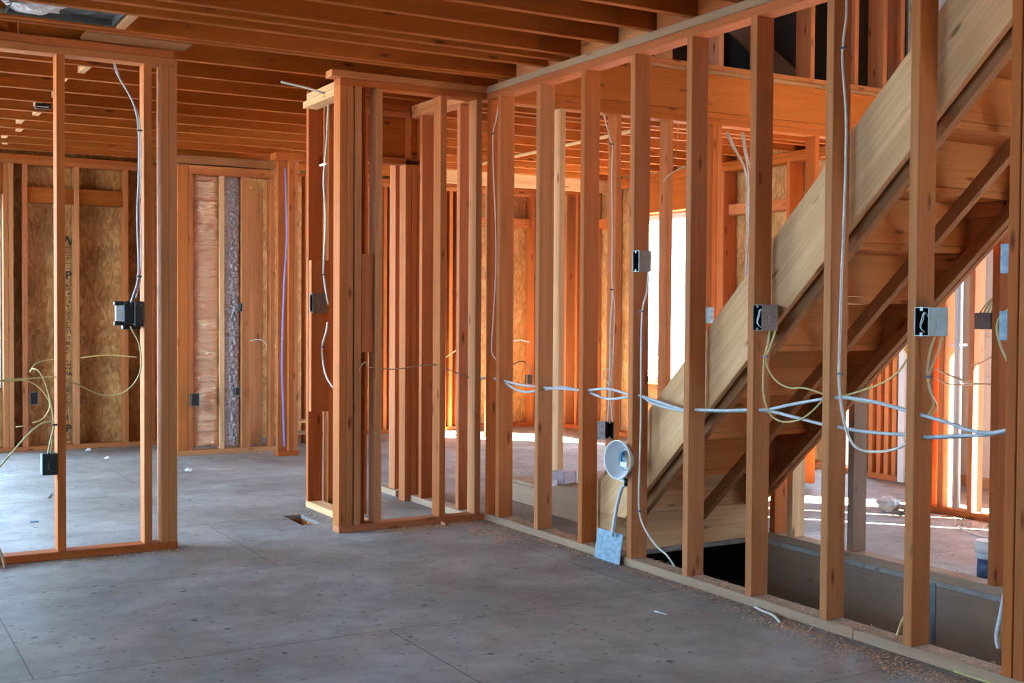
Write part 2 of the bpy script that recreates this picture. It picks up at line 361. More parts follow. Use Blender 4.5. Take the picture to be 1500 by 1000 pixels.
# ---------------------------------------------------------------- windows
def window(n, axis, at, lo, hi, z0, z1, depth=0.10, bars=1, glassy=True):
    """vinyl window in a wall plane at constant axis value"""
    w = 0.045
    def bx(u0, u1, za, zb, d0=0.0, d1=depth):
        return (((at+d0, u0, za), (at+d1, u1, zb)) if axis == 0 else ((u0, at+d0, za), (u1, at+d1, zb)))
    l = [bx(lo, hi, z0, z0+w), bx(lo, hi, z1-w, z1), bx(lo, lo+w, z0+w, z1-w), bx(hi-w, hi, z0+w, z1-w)]
    for k in range(bars):
        m = lo+(hi-lo)*(k+1)/(bars+1); l.append(bx(m-w/2, m+w/2, z0+w, z1-w))
    fr = boxes('window_%d' % n, WHITEP, l, kind='structure')
    if glassy:
        boxes('pane', GLASS, [bx(lo+w, hi-w, z0+w, z1-w, depth*.45, depth*.45+.004)], parent=fr)
    return fr
window(1, 1, 10.46, 0.25, 1.215, 0.52, 2.08, 0.07, bars=1)
window(2, 0, 6.60, 7.86, 8.98, 0.53, 2.06, 0.05, bars=0)
window(3, 0, -3.54, 2.9, 5.5, 1.1, 2.1, 0.05, bars=2)
window(5, 1, -1.36, 5.2, 6.1, 0.9, 1.9, 0.05, bars=0)  # unseen window, added to brighten the risers and stud faces
window(4, 0, -0.36, 6.05, 9.5, 0.25, 2.2, 0.05, bars=2)

# ---------------------------------------------------------------- walls of studs
def plate(name, a, b, label, mats=None, cat='plate'):
    return lumber(name, a, b, label, cat, mats=mats)
def stud(a, b, label, group=None, mats=None, z0=T, z1=Z1, name='wall_stud', cat='stud'):
    """a=(x0,y0) b=(x1,y1)"""
    return lumber(name, (a[0], a[1], z0), (b[0], b[1], z1), label, cat, group, mats=mats)

# --- stair wall (runs along Y, open studs, faces the near room) --------------------------------
RX = 3.18
plate('bottom_plate', (RX, -1.2, 0), (RX+W4, 3.05, T), 'weathered bottom plate of the stair wall, near length toward the camera', SILL)
plate('bottom_plate', (RX, 3.052, 0), (RX+W4, 5.81, T), 'weathered bottom plate of the stair wall, far length beside the platform', SILL)
plate('top_plate', (RX, 0.5, Z1), (RX+W4, 5.90, Z2), 'lower top plate of the stair wall, directly over its studs', WOOD)
plate('top_plate', (RX, 0.2, Z2+.001), (RX+W4, 5.90, Z3), 'upper greyed top plate of the stair wall, carrying the joist ends', SILL)
feat = ['beside the dark inner corner', 'with a cable stapled down its side', 'clear of any box, holes bored for cables', 'behind the square metal plate',
        'holding the round dish fixture and a steel box', 'between round dish fixture and switch box', 'with the open steel box of coiled wires', 'with one long grey cable stapled down it',
        'with the wide shiny steel box and yellow cables', 'at the right frame edge with two zinc boxes']
ys = [5.70, 5.69-.005, 5.276, 4.859, 4.445, 4.036, 3.631, 3.218, 2.822, 2.423]
RS = []
stair_studs = [(5.77, 'doubled stud of the stair wall tight in the dark inner corner'),
 (5.655, 'stair wall stud next to the inner corner, thin cable stapled beside it'),
 (5.241, 'stair wall stud in front of the pinkish card box'),
 (4.823, 'stair wall stud behind the leaning square metal plate'),
 (4.410, 'stair wall stud that carries the round dish fixture'),
 (4.000, 'bare stair wall stud just right of the bright window gap'),
 (3.595, 'stair wall stud with the open grey steel box of coiled wires'),
 (3.181, 'stair wall stud with one long grey cable stapled from top to waist height'),
 (2.786, 'stair wall stud with the wide shiny steel box above yellow cables'),
 (2.392, 'stair wall stud at the picture edge, two zinc boxes behind its face')]
for y, lab in stair_studs:
    RS.append(stud((RX, y), (RX+W4, y+T), lab, z0=T))
stud((RX, 2.35), (RX+W4, 2.388), 'second stud nailed against the edge-most stair wall stud', z0=T)
for k, y in enumerate((1.98, 1.57)):
    stud((RX, y), (RX+W4, y+T), 'stair wall stud nearer than the zinc boxes, %s along' % ORD[k], z0=T)

# --- front cross wall, left piece (runs along X) ---------------------------------------------
FY = 5.81
plate('bottom_plate', (-1.3, FY, 0), (1.47, FY+W4, T), 'brown bottom plate under the left cross wall')
plate('top_plate', (-1.3, FY, Z1), (1.47, FY+W4, Z2), 'lower top plate of the left cross wall')
plate('top_plate', (-1.3, FY, Z2+.001), (1.455, FY+W4, Z3), 'upper top plate of the left cross wall')
stud((0.915, FY), (0.953, FY+W4), 'left cross wall stud holding the blue-grey box near the floor')
stud((1.310, FY), (1.348, FY+W4), 'left cross wall stud with the black double box')
stud((1.391, FY), (1.429, FY+W4), 'inner stud of the pair ending the left cross wall')
stud((1.430, FY), (1.468, FY+W4), 'outermost stud at the doorway end of the left cross wall')
for i, x in enumerate((0.51, 0.10, -0.30)):
    stud((x, FY), (x+T, FY+W4), 'left cross wall stud, %s bay beyond the blue-grey box stud' % ORD[i])
# blocking above the left cross wall
for i, (x0, x1) in enumerate(((-0.2, 0.72), (0.76, 1.26), (1.30, 1.40))):
    lumber('joist_blocking', (x0, FY+.045, Z3+.001), (x1, FY+.083, Z3+.10), 'short %s block standing on the left cross wall plates' % ('long', 'middle', 'end')[i], 'blocking', mats=JOIST)
boxes('plywood_scrap', DECK, [((1.02, 5.64, Z3+.001), (1.50, 5.80, Z3+.012))], label='flat plywood scrap lying over the end of the left cross wall', cat='scrap')

# --- front cross wall, middle piece: closet corner ---------------------------------------------
plate('bottom_plate', (2.308, FY, 0), (RX-.002, FY+W4, T), 'brown bottom plate along the closet front')
plate('top_plate', (2.308, FY, Z1), (RX-.002, FY+W4, Z2), 'lower top plate of the closet front')
plate('top_plate', (2.262, FY, Z2+.001), (RX-.002, FY+W4, Z3), 'upper top plate of the closet front, overhanging the corner post')
stud((2.308, FY), (2.346, FY+W4), 'pale-edged corner stud of the closet beside the floor hole')
stud((2.347, FY), (2.385, FY+W4), 'second stud of the closet corner post')
stud((2.393, FY), (2.431, FY+W4), 'third stud of the closet corner post')
stud((2.435, FY+.05), (2.473, FY+W4+.05), 'recessed dark stud behind the closet corner post', z0=0.0, z1=Z1-.002)
stud((2.512, FY), (2.550, FY+W4), 'closet front stud at the left side of the open gap')
stud((2.893, FY), (2.931, FY+W4), 'closet front stud standing alone in the open gap')
stud((3.113, FY), (3.151, FY+W4), 'closet front stud next to the dark inner corner')
boxes('nailing_block', WOOD[2], [((2.436, FY+.012, 0.95), (2.508, FY+.048, 1.47))], label='short vertical block nailed into the closet corner post', cat='block', bevel=.002)
# closet side wall (runs along Y)
plate('bottom_plate', (2.45, 5.905, 0), (2.54, 6.70, T), 'pale bottom plate of the closet side wall beside the floor hole', PINE)
plate('top_plate', (2.40, 5.905, Z1), (2.49, 6.62, Z2), 'lower pale top plate of the closet side wall', PINE)
plate('top_plate', (2.40, 5.905, Z2+.001), (2.49, 6.56, Z3), 'upper pale top plate of the closet side wall', PINE)
stud((2.45, 6.66), (2.539, 6.698), 'bright-edged end stud of the closet side wall', mats=WOOD, z1=2.46)
stud((2.56, 6.62), (2.598, 6.709), 'stud behind the closet side wall end, partly hidden by the plywood block', z0=0.0, z1=2.44)
lumber('backing_block', (2.335, 6.30, 0.60), (2.445, 6.338, 1.45), 'plywood backing block behind the grey closet side box', 'block', mats=WOOD, ax=2)
stud((2.50, 6.10), (2.589, 6.138), 'dark inner stud of the closet side wall', z1=Z1)
# closet partition running along Y on its right
plate('bottom_plate', (3.09, 5.905, 0), (3.178, 6.62, T), 'white-dusted bottom plate running back inside the closet', SILL)
plate('top_plate', (3.09, 5.905, Z1), (3.178, 7.10, Z2), 'top plate running back inside the closet')
plate('top_plate', (3.09, 5.905, Z2+.001), (3.178, 7.00, Z3), 'upper top plate running back inside the closet')
for a, b, lab in (((3.10, 5.98), (3.178, 6.018), 'slim inner closet stud near the corner, orange side'),
                  ((3.09, 6.45), (3.178, 6.488), 'inner closet stud against the back doorway post')):
    stud(a, b, lab)
# back doorway of the closet with its header
stud((3.05, 6.60), (3.088, 6.689), 'pale-faced trimmer stud of the closet back doorway', z0=0)
for k, (x0, nm) in enumerate(((3.09, 'second'), (3.13, 'third'), (3.17, 'fourth'))):
    stud((x0, 6.60), (x0+T, 6.689), '%s stud of the closet back doorway post' % nm, z0=0, z1=Z1 if k else 2.09)
stud((3.10, 6.86), (3.138, 6.949), 'bright jamb stud behind the closet doorway', z0=T, z1=2.10)
plate('bottom_plate', (3.08, 6.80, 0), (3.19, 7.05, T), 'short dusty plate end under the bright jamb stud', SILL)
stud((3.19, 6.70), (3.228, 6.789), 'dark stud beside the closet doorway header', z0=0)
lumber('door_header', (2.60, 6.61, 2.10), (3.16, 6.68, Z1-.001), 'solid header board over the closet back doorway', 'header', mats=JOIST)
plate('top_plate', (2.60, 6.60, Z1), (3.08, 6.689, Z2), 'dark lower plate over the closet header')
plate('top_plate', (2.60, 6.60, Z2+.001), (3.08, 6.689, Z3), 'dark upper plate over the closet header')
lumber('header_sill', (2.60, 6.60, 2.06), (3.16, 6.689, 2.098), 'flat board under the closet header', 'header')

# --- wall behind the stair (same line, runs along X) -------------------------------------------
plate('top_plate', (RX+W4+.001, FY, Z1), (6.448, FY+W4, Z2), 'lower top plate over the studs behind the stair', JOIST)
plate('top_plate', (RX+W4+.001, FY, Z2+.001), (6.448, FY+W4, Z3), 'upper top plate under the big stairwell beam', JOIST)
PT = 0.185
for x, lab, m in ((3.661, 'yellowish stud behind the stair standing above the pink card box', PINE), (4.056, 'stud behind the stair with the blue-grey box and cable loop', WOOD),
               (4.440, 'orange stud behind the stair crossing the bright window', WOOD), (4.824, 'stud behind the stair with the small zinc bracket', WOOD)):
    stud((x, FY), (x+T, FY+W4), lab, z0=PT if x < 4.7 else T, mats=m)
stud((4.785, FY+.0), (4.823, FY+W4), 'pale twin stud tight beside the zinc bracket stud', z0=T)
stud((5.235, FY), (5.273, FY+W4), 'stud behind the stair under the bundle of pale cables', z0=T)
stud((5.65, FY), (5.688, FY+W4), 'stud behind the stair beside the open steel box', z0=T)
lumber('stairwell_beam', (RX+W4+.001, FY+.005, Z3+.001), (6.59, FY+.043, JB+JD-.001), 'deep orange beam across the head of the stairwell', 'beam', mats=JOIST)

# --- storey above, over the beam ------------------------------------------------------------
UZ = JB+JD+.02
plate('upper_bottom_plate', (3.3, FY, UZ+.001), (6.59, FY+W6, UZ+.039), 'bottom plate of the upstairs wall on the stairwell beam')
for i, x in enumerate((3.62, 4.02, 4.43, 4.83, 5.20, 5.60, 6.00, 6.27, 6.44)):
    stud((x, FY), (x+T, FY+W6), 'upstairs stud seen above the beam, %s from the stair wall corner' % ORD[i], z0=UZ+.04, z1=5.1, name='upper_wall_stud')
board('diagonal_brace', (5.3, 7.0, 3.72), (6.7, 7.0, 2.93), 0.14, 0.038, DIRTY, 'grey diagonal brace in the dark upstairs room', 'brace')
board('diagonal_brace', (5.7, 7.4, 3.9), (6.6, 7.4, 3.25), 0.10, 0.038, DIRTY, 'thinner dim diagonal brace behind the first upstairs', 'brace')
for i, x in enumerate((4.55, 5.05, 6.15)):
    stud((x, 7.6), (x+T, 7.6+W4), 'dim upstairs stud in the dark room behind, %s in its row' % ORD[i], z0=UZ, z1=5.1, name='upper_wall_stud', mats=DIRTY)
meta(boxes('wall_upper_far', simple('upstairs_shade_black', (0.05, 0.025, 0.015), 0.9), [((3.0, 8.2, UZ), (6.62, 8.22, 5.2))]), kind='structure')  # upstairs darkness put into the wall colour

# --- rake wall on the far side of the stairwell --------------------------------------------------
SXW = 4.20
plate('bottom_plate', (SXW, 0.2, 0), (SXW+W4, 3.62, T), 'bottom plate on the far stairwell edge, length nearest the camera', SILL)
plate('bottom_plate', (SXW, 3.622, 0), (SXW+W4, 4.75, T), 'bottom plate on the far stairwell edge, length under the stair foot', SILL)
def low_line(y): return 1.488-0.918*(y-3.201)      # underside of the skirt boards
for y, lab, m in ((4.575, 'short pinkish stud under the stair, lowest of the row', WOOD), (4.449, 'short pale stud under the stair with a knot near its foot', PINE),
               (4.038, 'short greyed stud under the stair on the stairwell edge', DIRTY), (3.245, 'brown stud under the stair with the multi-gang box', WOOD),
               (2.80, 'under-stair stud one bay nearer than the multi-gang box stud', WOOD)):
    stud((SXW, y), (SXW+W4, y+T), lab, z0=T, z1=low_line(y+T)+.19, mats=m)
# rim of the stairwell: several boards
rim = boxes('rim_joist', DIRTY[1], [((SXW-.002, 0.2, -0.285), (SXW+.036, 3.55, -0.023))], bevel=.002, label='dusty rim joist on the far stairwell edge, near length with nail dots', cat='joist')
boxes('rim_joist', DIRTY[1], [((SXW-.002, 3.552, -0.285), (SXW+.036, 4.70, -0.023))], bevel=.002, label='dusty rim joist on the far stairwell edge under the stair foot', cat='joist')
boxes('ledger_joist', DIRTY[1], [((SXW+.01, 0.2, -0.60), (SXW+.048, 4.70, -0.29))], bevel=.002, label='darker lower board beneath the stairwell rim', cat='joist')
boxes('steel_strap', STEEL, [((SXW-.006, 3.545, -0.27), (SXW-.003, 3.57, -0.01))], label='thin steel strap over the rim joint', cat='strap')

# ---------------------------------------------------------------- stair
st = empty('staircase', (3.29, 4.65, PT), 'rough wooden staircase rising toward the viewer with pale skirt board', 'stairs')
def prism_yz(name, poly, x0, x1, mat, parent, ox=None, **kw):
    base = WORLD[parent.name] if parent else (0, 0, 0)
    y0, z0 = poly[0]; sl = math.atan2(-(0.918), 1.0)
    # local frame runs along the slope so the grain follows the board
    o_ = Vector((x0, y0, z0)); ex = Vector((1, 0, 0)); ey = Vector((0, math.cos(sl), math.sin(sl))); ez = ex.cross(ey)
    bm = bmesh.new(); R = Matrix((ex, ey, ez))
    lo = [bm.verts.new(R @ (Vector((x0, y, z))-o_)) for y, z in poly]; hi = [bm.verts.new(R @ (Vector((x1, y, z))-o_)) for y, z in poly]
    bm.faces.new(lo); bm.faces.new(hi[::-1]); n = len(poly)
    for i in range(n): bm.faces.new((lo[i], hi[i], hi[(i+1) % n], lo[(i+1) % n]))
    bmesh.ops.bevel(bm, geom=bm.edges[:], offset=.002, segments=1, affect='EDGES')
    o = mesh_obj(name, bm, mat, parent, o_-Vector(base)); o.rotation_euler = (sl, 0, 0)
    WORLD[o.name] = tuple(o_); meta(o, **kw) if kw else None
    return o
def top_line(y): return 1.334-0.924*(y-3.741)
YT = 2.08
skirt = [(4.87, PT+.001), (4.66, PT+.001), (4.62, low_line(4.62)), (YT, low_line(YT)), (YT, top_line(YT)), (4.87, top_line(4.87)+.03)]
prism_yz('skirt_board', skirt, 3.29, 3.318, PINE[1], st, label='pale skirt board on the near side')
prism_yz('skirt_board', skirt, 4.135, 4.163, WOOD[1], st)
def car_line(y): return 1.409-0.918*(y-3.235)
for x0, lab in ((3.335, None), (3.745, None), (4.095, None)):
    # 2x4 carriage strip
    off = 0.098
    d = 0.0 if x0 < 4 else 0.05
    p = [(4.62, car_line(4.62)+d), (YT, car_line(YT)+d), (YT, car_line(YT)+off*.72+d), (4.70, car_line(4.70)+off*.72+d)]
    prism_yz('carriage', p, x0, x0+T, BROWN[1], st)
rise, run = 0.2085, 0.2253
for k in range(-1, 10):
    yk = 4.264-run*k; zk = 0.588+rise*k
    lumber('tread', (3.320, yk, zk), (4.133, yk+run+.03, zk+.028), parent=st, mats=PLY, ax=0)
    lumber('riser', (3.320, yk, zk+.029), (4.133, yk+.019, zk+rise-.001), parent=st, mats=PLY, ax=0)
lumber('riser', (3.320, 4.715, PT+.002), (4.133, 4.734, 0.379), parent=st, mats=PINE, ax=0)
for k in range(0, 9):      # small side cleats under the treads
    yk = 4.264-run*k; zk = 0.588+rise*k
    lumber('cleat', (4.114, yk+.03, zk-.062), (4.134, yk+run-.01, zk-.001), parent=st, mats=WOOD)

# platform at the stair foot
boxes('stair_platform', PINE[0], [((3.29, 4.701, 0.001), (4.18, 4.96, PT-.001))], bevel=.003, label='low plywood-faced platform under the foot of the staircase', cat='platform')
pf = empty('landing_box', (3.60, 4.97, 0), 'low landing box with a greyed front board beside the stair foot', 'platform')
lumber('side_board', (3.60, 4.97, 0.001), (3.638, 5.86, PT), parent=pf, mats=SILL, ax=1)
lumber('deck_board', (3.64, 4.97, PT-.02), (4.60, 5.98, PT-.001), parent=pf, mats=SILL, ax=0)
lumber('deck_board', (3.66, 5.985, 0.115), (4.60, 6.40, 0.135), parent=pf, mats=SILL, ax=0)
lumber('side_board', (3.66, 5.985, 0.001), (3.698, 6.40, 0.114), parent=pf, mats=SILL, ax=1)

# ---------------------------------------------------------------- ceiling joists
jy_front = [(2.55, ''), (2.86, ''), (3.16, ''), (3.46, ''), (3.77, ''), (4.07, ''), (4.36, ''), (4.66, ''), (4.98, ''), (5.16, ''), (5.33, ''), (5.62, '')]
jy_front = [2.48, 2.79, 3.09, 3.39, 3.69, 3.981, 4.27, 4.563, 4.88, 5.016, 5.183, 5.51, 5.57]
for i, y in enumerate(jy_front):
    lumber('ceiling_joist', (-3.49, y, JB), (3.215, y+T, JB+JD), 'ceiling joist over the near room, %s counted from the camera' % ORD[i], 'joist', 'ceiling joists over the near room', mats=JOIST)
for i in range(len(jy_front)-1):
    y0, y1 = jy_front[i]+T+.001, jy_front[i+1]-.001
    if y1-y0 > .1:
        lumber('joist_blocking', (3.19, y0, JB+.001), (3.228, y1, JB+JD-.002), 'end block between near-room joists on the stair wall, %s from the camera' % ORD[i], 'blocking', 'end blocks over the stair wall', mats=WOOD)
jy_back = [6.002, 6.40, 6.80, 7.24, 7.67, 8.06, 8.45, 8.87, 9.28, 9.68, 10.05]
for i, y in enumerate(jy_back):
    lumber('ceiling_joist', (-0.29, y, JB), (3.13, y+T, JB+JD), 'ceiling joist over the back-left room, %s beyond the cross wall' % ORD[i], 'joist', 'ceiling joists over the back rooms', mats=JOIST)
jy_r = [6.02, 6.445, 6.58, 6.87, 7.30, 7.68, 8.08, 8.50, 8.92, 9.33, 9.72, 10.1]
for i, y in enumerate(jy_r):
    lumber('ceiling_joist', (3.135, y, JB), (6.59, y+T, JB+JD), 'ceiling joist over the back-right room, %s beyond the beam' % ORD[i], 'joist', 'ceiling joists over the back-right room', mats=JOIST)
for i, (y0, y1) in enumerate(zip(jy_back[:-1], jy_back[1:])):
    lumber('joist_blocking', (1.13+.05*(i % 2), y0+T+.001, JB+.03), (1.168+.05*(i % 2), y1-.001, JB+JD-.004), 'bridging block between back-left joists, %s bay beyond the cross wall' % ORD[i], 'blocking', 'bridging blocks in the back-left ceiling', mats=PINE)
lumber('nailing_strip', (4.755, 6.45, JB-.02), (4.78, 9.2, JB-.001), 'thin strip nailed across the undersides of back-right joists', 'strip', mats=PINE)
lumber('drop_beam', (4.4, 9.36, 2.30), (6.59, 9.40, JB-.001), 'pale board hung under the joists near the far right wall', 'beam', mats=PINE)

# ---------------------------------------------------------------- far left wall
GY = 10.35
lumber('bottom_plate', (-0.29, GY, 0), (2.6, GY+.13, T), 'bottom plate of the far sheathed wall', 'plate')
lumber('top_plate', (-0.29, GY, Z1), (2.6, GY+.13, Z2), 'lower top plate of the far sheathed wall', 'plate')
lumber('top_plate', (-0.29, GY, Z2+.001), (2.6, GY+.13, Z3), 'upper top plate of the far sheathed wall', 'plate')
for x, lab in ((1.222, 'trimmer stud beside the far left window'), (1.262, 'king stud beside the far left window trimmer'), (1.368, 'far wall stud with the small black outlet box'),
               (1.770, 'far wall stud right of the printed sheathing strip'), (2.168, 'far wall stud near the left cross wall end'), (2.39, 'far wall stud beside the foil bay corner'), (0.21, 'stud at the other jamb of the far window')):
    stud((x, GY), (x+T, GY+.13), lab)
for i, (x0, x1) in enumerate(((1.407, 1.769), (1.809, 2.167))):
    lumber('fire_block', (x0, GY+.03, 2.035), (x1, GY+.118, 2.165), 'flat blocking board in the far wall, %s' % ('left bay' if i == 0 else 'bay left of the foil corner'), 'blocking', mats=JOIST, ax=0)
lumber('window_header', (0.25, GY+.01, 2.09), (1.22, GY+.12, Z1-.001), 'solid header over the far left window', 'header', mats=JOIST)
# printed marking on the sheathing (text runs across, stacked down the strip)
def text(s, x, z, size, parent, sx=1.0):
    cu = bpy.data.curves.new('print', 'FONT'); cu.body = s; cu.size = size; cu.align_x = 'LEFT'; cu.extrude = 0.0004; cu.offset = size*.035
    cu.materials.append(INK)
    o = bpy.data.objects.new('lettering', cu); o.location = (x-WORLD[parent.name][0], -.0008, z-WORLD[parent.name][2]); o.rotation_euler = (PI/2, 0, 0); o.scale = (sx, 1, 1)
    link(o); bpy.context.view_layer.update()
    me = bpy.data.meshes.new_from_object(o.evaluated_get(bpy.context.evaluated_depsgraph_get())); me.materials.clear(); me.materials.append(INK)
    m_ = bpy.data.objects.new('lettering', me); m_.location = o.location; m_.rotation_euler = o.rotation_euler; m_.scale = o.scale
    bpy.data.objects.remove(o); link(m_, parent); return m_
PI = math.pi
mk = boxes('printed_panel_mark', OSB, [((1.67, GY+.137, 0.10), (1.765, GY+.139, 1.90))], label='grade print in dark ink running down the far sheathing', cat='print')
WORLD[mk.name] = (1.67, GY+.137, 0.10)
for s, z, sz in (('W', 1.70, .11), ('LP', 1.42, .09), ('-O-', 1.345, .05), ('T', .745, .085), ('APA', .605, .052), ('LP', .135, .085)):
    text(s, 1.676, z, sz, mk)
# fine print too small to read: rows of short ink dashes
def fine_print(z0, z1, row, h, dens):
    rects = []; z = z0
    while z < z1:
        x = 1.674
        while x < 1.758:
            wd = random.uniform(.002, .009)
            if random.random() < dens: rects.append(((x, GY+.1364, z), (min(x+wd, 1.762), GY+.137, z+h)))
            x += wd+random.uniform(.0015, .004)
        z += row
    boxes('fine_print', INK, rects, mk, origin=(1.67, GY+.137, z0), kind='stuff')
fine_print(1.50, 1.68, .045, .007, .95); fine_print(1.58, 1.67, .03, .014, .5); fine_print(1.18, 1.33, .035, .02, .55)
fine_print(.98, 1.17, .014, .008, .8); fine_print(.82, .96, .045, .032, .7); fine_print(.66, .735, .03, .018, .7)
fine_print(.33, .59, .014, .008, .75); fine_print(.235, .30, .05, .045, .7); fine_print(.06, .12, .014, .008, .7)

# ---------------------------------------------------------------- foil bay partition
PY = 9.50
lumber('bottom_plate', (2.40, PY, 0), (3.22, PY+W4, T), 'bottom plate of the foil-lined partition', 'plate')
lumber('top_plate', (2.49, PY, Z1-.09), (3.20, PY+W4, Z1-.02), 'light top plate of the foil-lined partition', 'plate')
lumber('top_plate', (2.30, PY, Z1-.01), (3.20, PY+W4, Z3-.02), 'dark upper plate over the foil-lined partition', 'plate', mats=BROWN)
stud((2.405, PY), (2.488, PY+T), 'wide flat stud at the edge of the foil bay', z1=Z1-.02)
stud((2.490, PY), (2.528, PY+W4), 'narrow stud bounding the bronze foil', z1=Z1-.092)
stud((2.745, PY+.01), (2.783, PY+W4+.01), 'stud edge between bronze foil and silver foil', z1=Z1-.092, mats=PINE)
stud((2.925, PY), (2.992, PY+W4), 'stud right of the crinkled silver foil', z1=Z1-.092)
stud((3.165, PY), (3.203, PY+W4), 'pale-edged end stud of the foil partition', z1=Z1-.092)
for i, (x0, x1) in enumerate(((3.02, 3.13), (3.13, 3.26))):
    stud((x0, 9.98), (x1-.004, 10.02), '%s upright board deep inside the open cavity' % ('dark', 'lighter')[i], z0=0.0, z1=2.2)
def sheet(name, x0, x1, z0, z1, y, mat, amp, nx, nz, fx, fz, seed, label, cat, parent=None):
    from mathutils import noise
    bm = bmesh.new(); g = []
    for j in range(nz+1):
        row = []
        for i in range(nx+1):
            u = i/nx; v = j/nz
            n = noise.noise(Vector((u*fx+seed, v*fz, seed)))*.6 + noise.noise(Vector((u*fx*2.3, v*fz*2.1+seed, 3)))*.4
            b = math.sin(u*PI)**.5
            row.append(bm.verts.new(((x1-x0)*u, -amp*b*(0.6+n), (z1-z0)*v)))
        g.append(row)
    for j in range(nz):
        for i in range(nx): bm.faces.new((g[j][i], g[j][i+1], g[j+1][i+1], g[j+1][i]))
    ret = bmesh.ops.extrude_face_region(bm, geom=bm.faces[:])
    for v in ret['geom']:
        if isinstance(v, bmesh.types.BMVert): v.co.y += 0.03
    o = mesh_obj(name, bm, mat, parent, (x0, y, z0), smooth=True); meta(o, label, cat); return o
sheet('foil_insulation', 2.53, 2.743, 0.06, Z1-.10, PY+.05, FOIL, 0.05, 26, 240, 1.0, 34, 2.0, 'bronze-tinted foil insulation wrinkled across its stud bay', 'insulation')
sheet('foil_insulation', 2.785, 2.923, 0.06, Z1-.10, PY+.06, CRINKLE, 0.045, 22, 330, 7, 110, 8.0, 'crinkled bright silver foil in the narrow stud bay', 'insulation')

# corner post nearer than the foil wall
CY = 9.10
lumber('bottom_plate', (3.10, CY, 0), (3.27, CY+.12, T), 'short plate under the corner post with the blue tube', 'plate')
for (x0, x1, y0, y1, lab) in ((3.11, 3.19, CY+.05, CY+.088, 'broad stud of the corner post behind the blue tube'), (3.186, 3.224, CY, CY+.045, 'pale-edged middle stud of the corner post'), (3.226, 3.264, CY, CY+W4, 'outer stud of the corner post with large knots')):
    stud((x0, y0), (x1, y1), lab, z1=2.36)
lumber('cap_block', (3.07, CY-.02, 2.361), (3.30, CY+.12, 2.418), 'thick cap block on the blue-tube corner post', 'block')
for i, x in enumerate((3.33, 3.45, 3.56)):
    stud((x+.05, 9.9), (x+.088, 9.99), 'dark stud in the shadowed gap past the corner post, %s' % ORD[i], z0=0)
lumber('shelf_board', (3.33, 9.70, 0.20), (3.66, 9.85, 0.22), 'low pale shelf board in the gap past the corner post', 'shelf', mats=PINE)
lumber('shelf_board', (3.33, 9.70, 0.10), (3.66, 9.85, 0.12), 'lower of the two shelf boards past the corner post', 'shelf', mats=SILL)

# ---------------------------------------------------------------- far right back wall (glowing room)
BY = 10.36
lumber('bottom_plate', (3.7, BY, 0), (6.45, BY+.12, T), 'bottom plate of the far wall in the glowing room', 'plate')
lumber('top_plate', (3.7, BY, Z1), (6.45, BY+.12, Z2), 'lower top plate of the far wall in the glowing room', 'plate')
lumber('top_plate', (3.7, BY, Z2+.001), (6.45, BY+.12, Z3), 'upper top plate of the far wall in the glowing room', 'plate')
fx = [(4.40, 'orange'), (4.56, 'sunlit'), (4.62, 'twin sunlit'), (4.72, 'deep orange'), (4.80, 'knotty orange'), (5.05, 'deep orange'), (5.12, 'orange'), (5.19, 'orange'), (5.26, 'bright orange'), (5.34, 'orange'), (5.42, 'orange'),
      (5.56, 'plain'), (6.20, 'red-brown'), (6.25, 'twin red-brown')]
for i, (x, c_) in enumerate(fx):
    stud((x, BY), (x+T, BY+.12), '%s far wall stud in the glowing room, %s from the doorway side' % (c_, ORD[i]))
stud((4.49, 9.75), (4.528, 9.84), 'free-standing pale stud catching sun in the glowing room', z0=0, z1=JB-.001, mats=PINE)
stud((5.30, 9.62), (5.338, 9.71), 'slim sun-edged stud in front of the orange studs', z0=0, z1=JB-.001, mats=PINE)
lumber('fire_block', (5.60, BY+.03, 2.02), (6.19, BY+.11, 2.11), 'flat blocking board on the far sheathing of the glowing room', 'blocking', mats=WOOD, ax=0)

# ---------------------------------------------------------------- sheathed right wall with the bright window
VX = 6.45
lumber('bottom_plate', (VX, 5.80, 0), (VX+.14, 10.34, T), 'bottom plate of the sheathed right wall', 'plate')
lumber('top_plate', (VX, 5.80, Z1), (VX+.14, 10.34, Z2), 'lower orange top plate of the sheathed right wall', 'plate', mats=JOIST)
lumber('top_plate', (VX, 5.80, Z2+.001), (VX+.14, 10.34, Z3), 'upper orange top plate of the sheathed right wall', 'plate', mats=JOIST)
for i, (y, lab) in enumerate(((5.815, 'first orange stud behind the rising stair foot'), (5.885, 'second orange stud behind the stair foot'), (5.955, 'third orange stud behind the stair foot'), (6.03, 'fourth orange stud behind the stair foot'), (6.10, 'fifth orange stud behind the stair foot'),
        (6.90, 'orange stud of the sheathed wall crossing the skirt board'), (7.30, 'sheathed wall stud midway between the two orange studs'), (7.68, 'orange stud just right of the bright window'), (7.80, 'trimmer stud at the right jamb of the bright window'),
        (8.99, 'trimmer stud at the left jamb of the bright window'), (9.33, 'sheathed wall stud left of the bright window'), (9.68, 'next sheathed wall stud toward the far corner'), (9.78, 'packed stud near the far corner'), (9.90, 'packed corner stud with dark gap'), (10.1, 'last stud in the far right corner'))):
    stud((VX, y), (VX+.14, y+T), lab, mats=WOOD)
lumber('window_header', (VX+.01, 7.84, 2.07), (VX+.13, 8.985, Z1-.001), 'deep orange header over the bright window', 'header', mats=JOIST)
lumber('window_sill_board', (VX, 7.84, 0.48), (VX+.14, 8.985, 0.525), 'rough sill board under the bright window', 'sill', mats=WOOD)
for k, y in enumerate((8.1, 8.5)):
    stud((VX, y), (VX+.13, y+T), 'cripple stud under the bright window, %s' % ORD[k], z1=0.479)
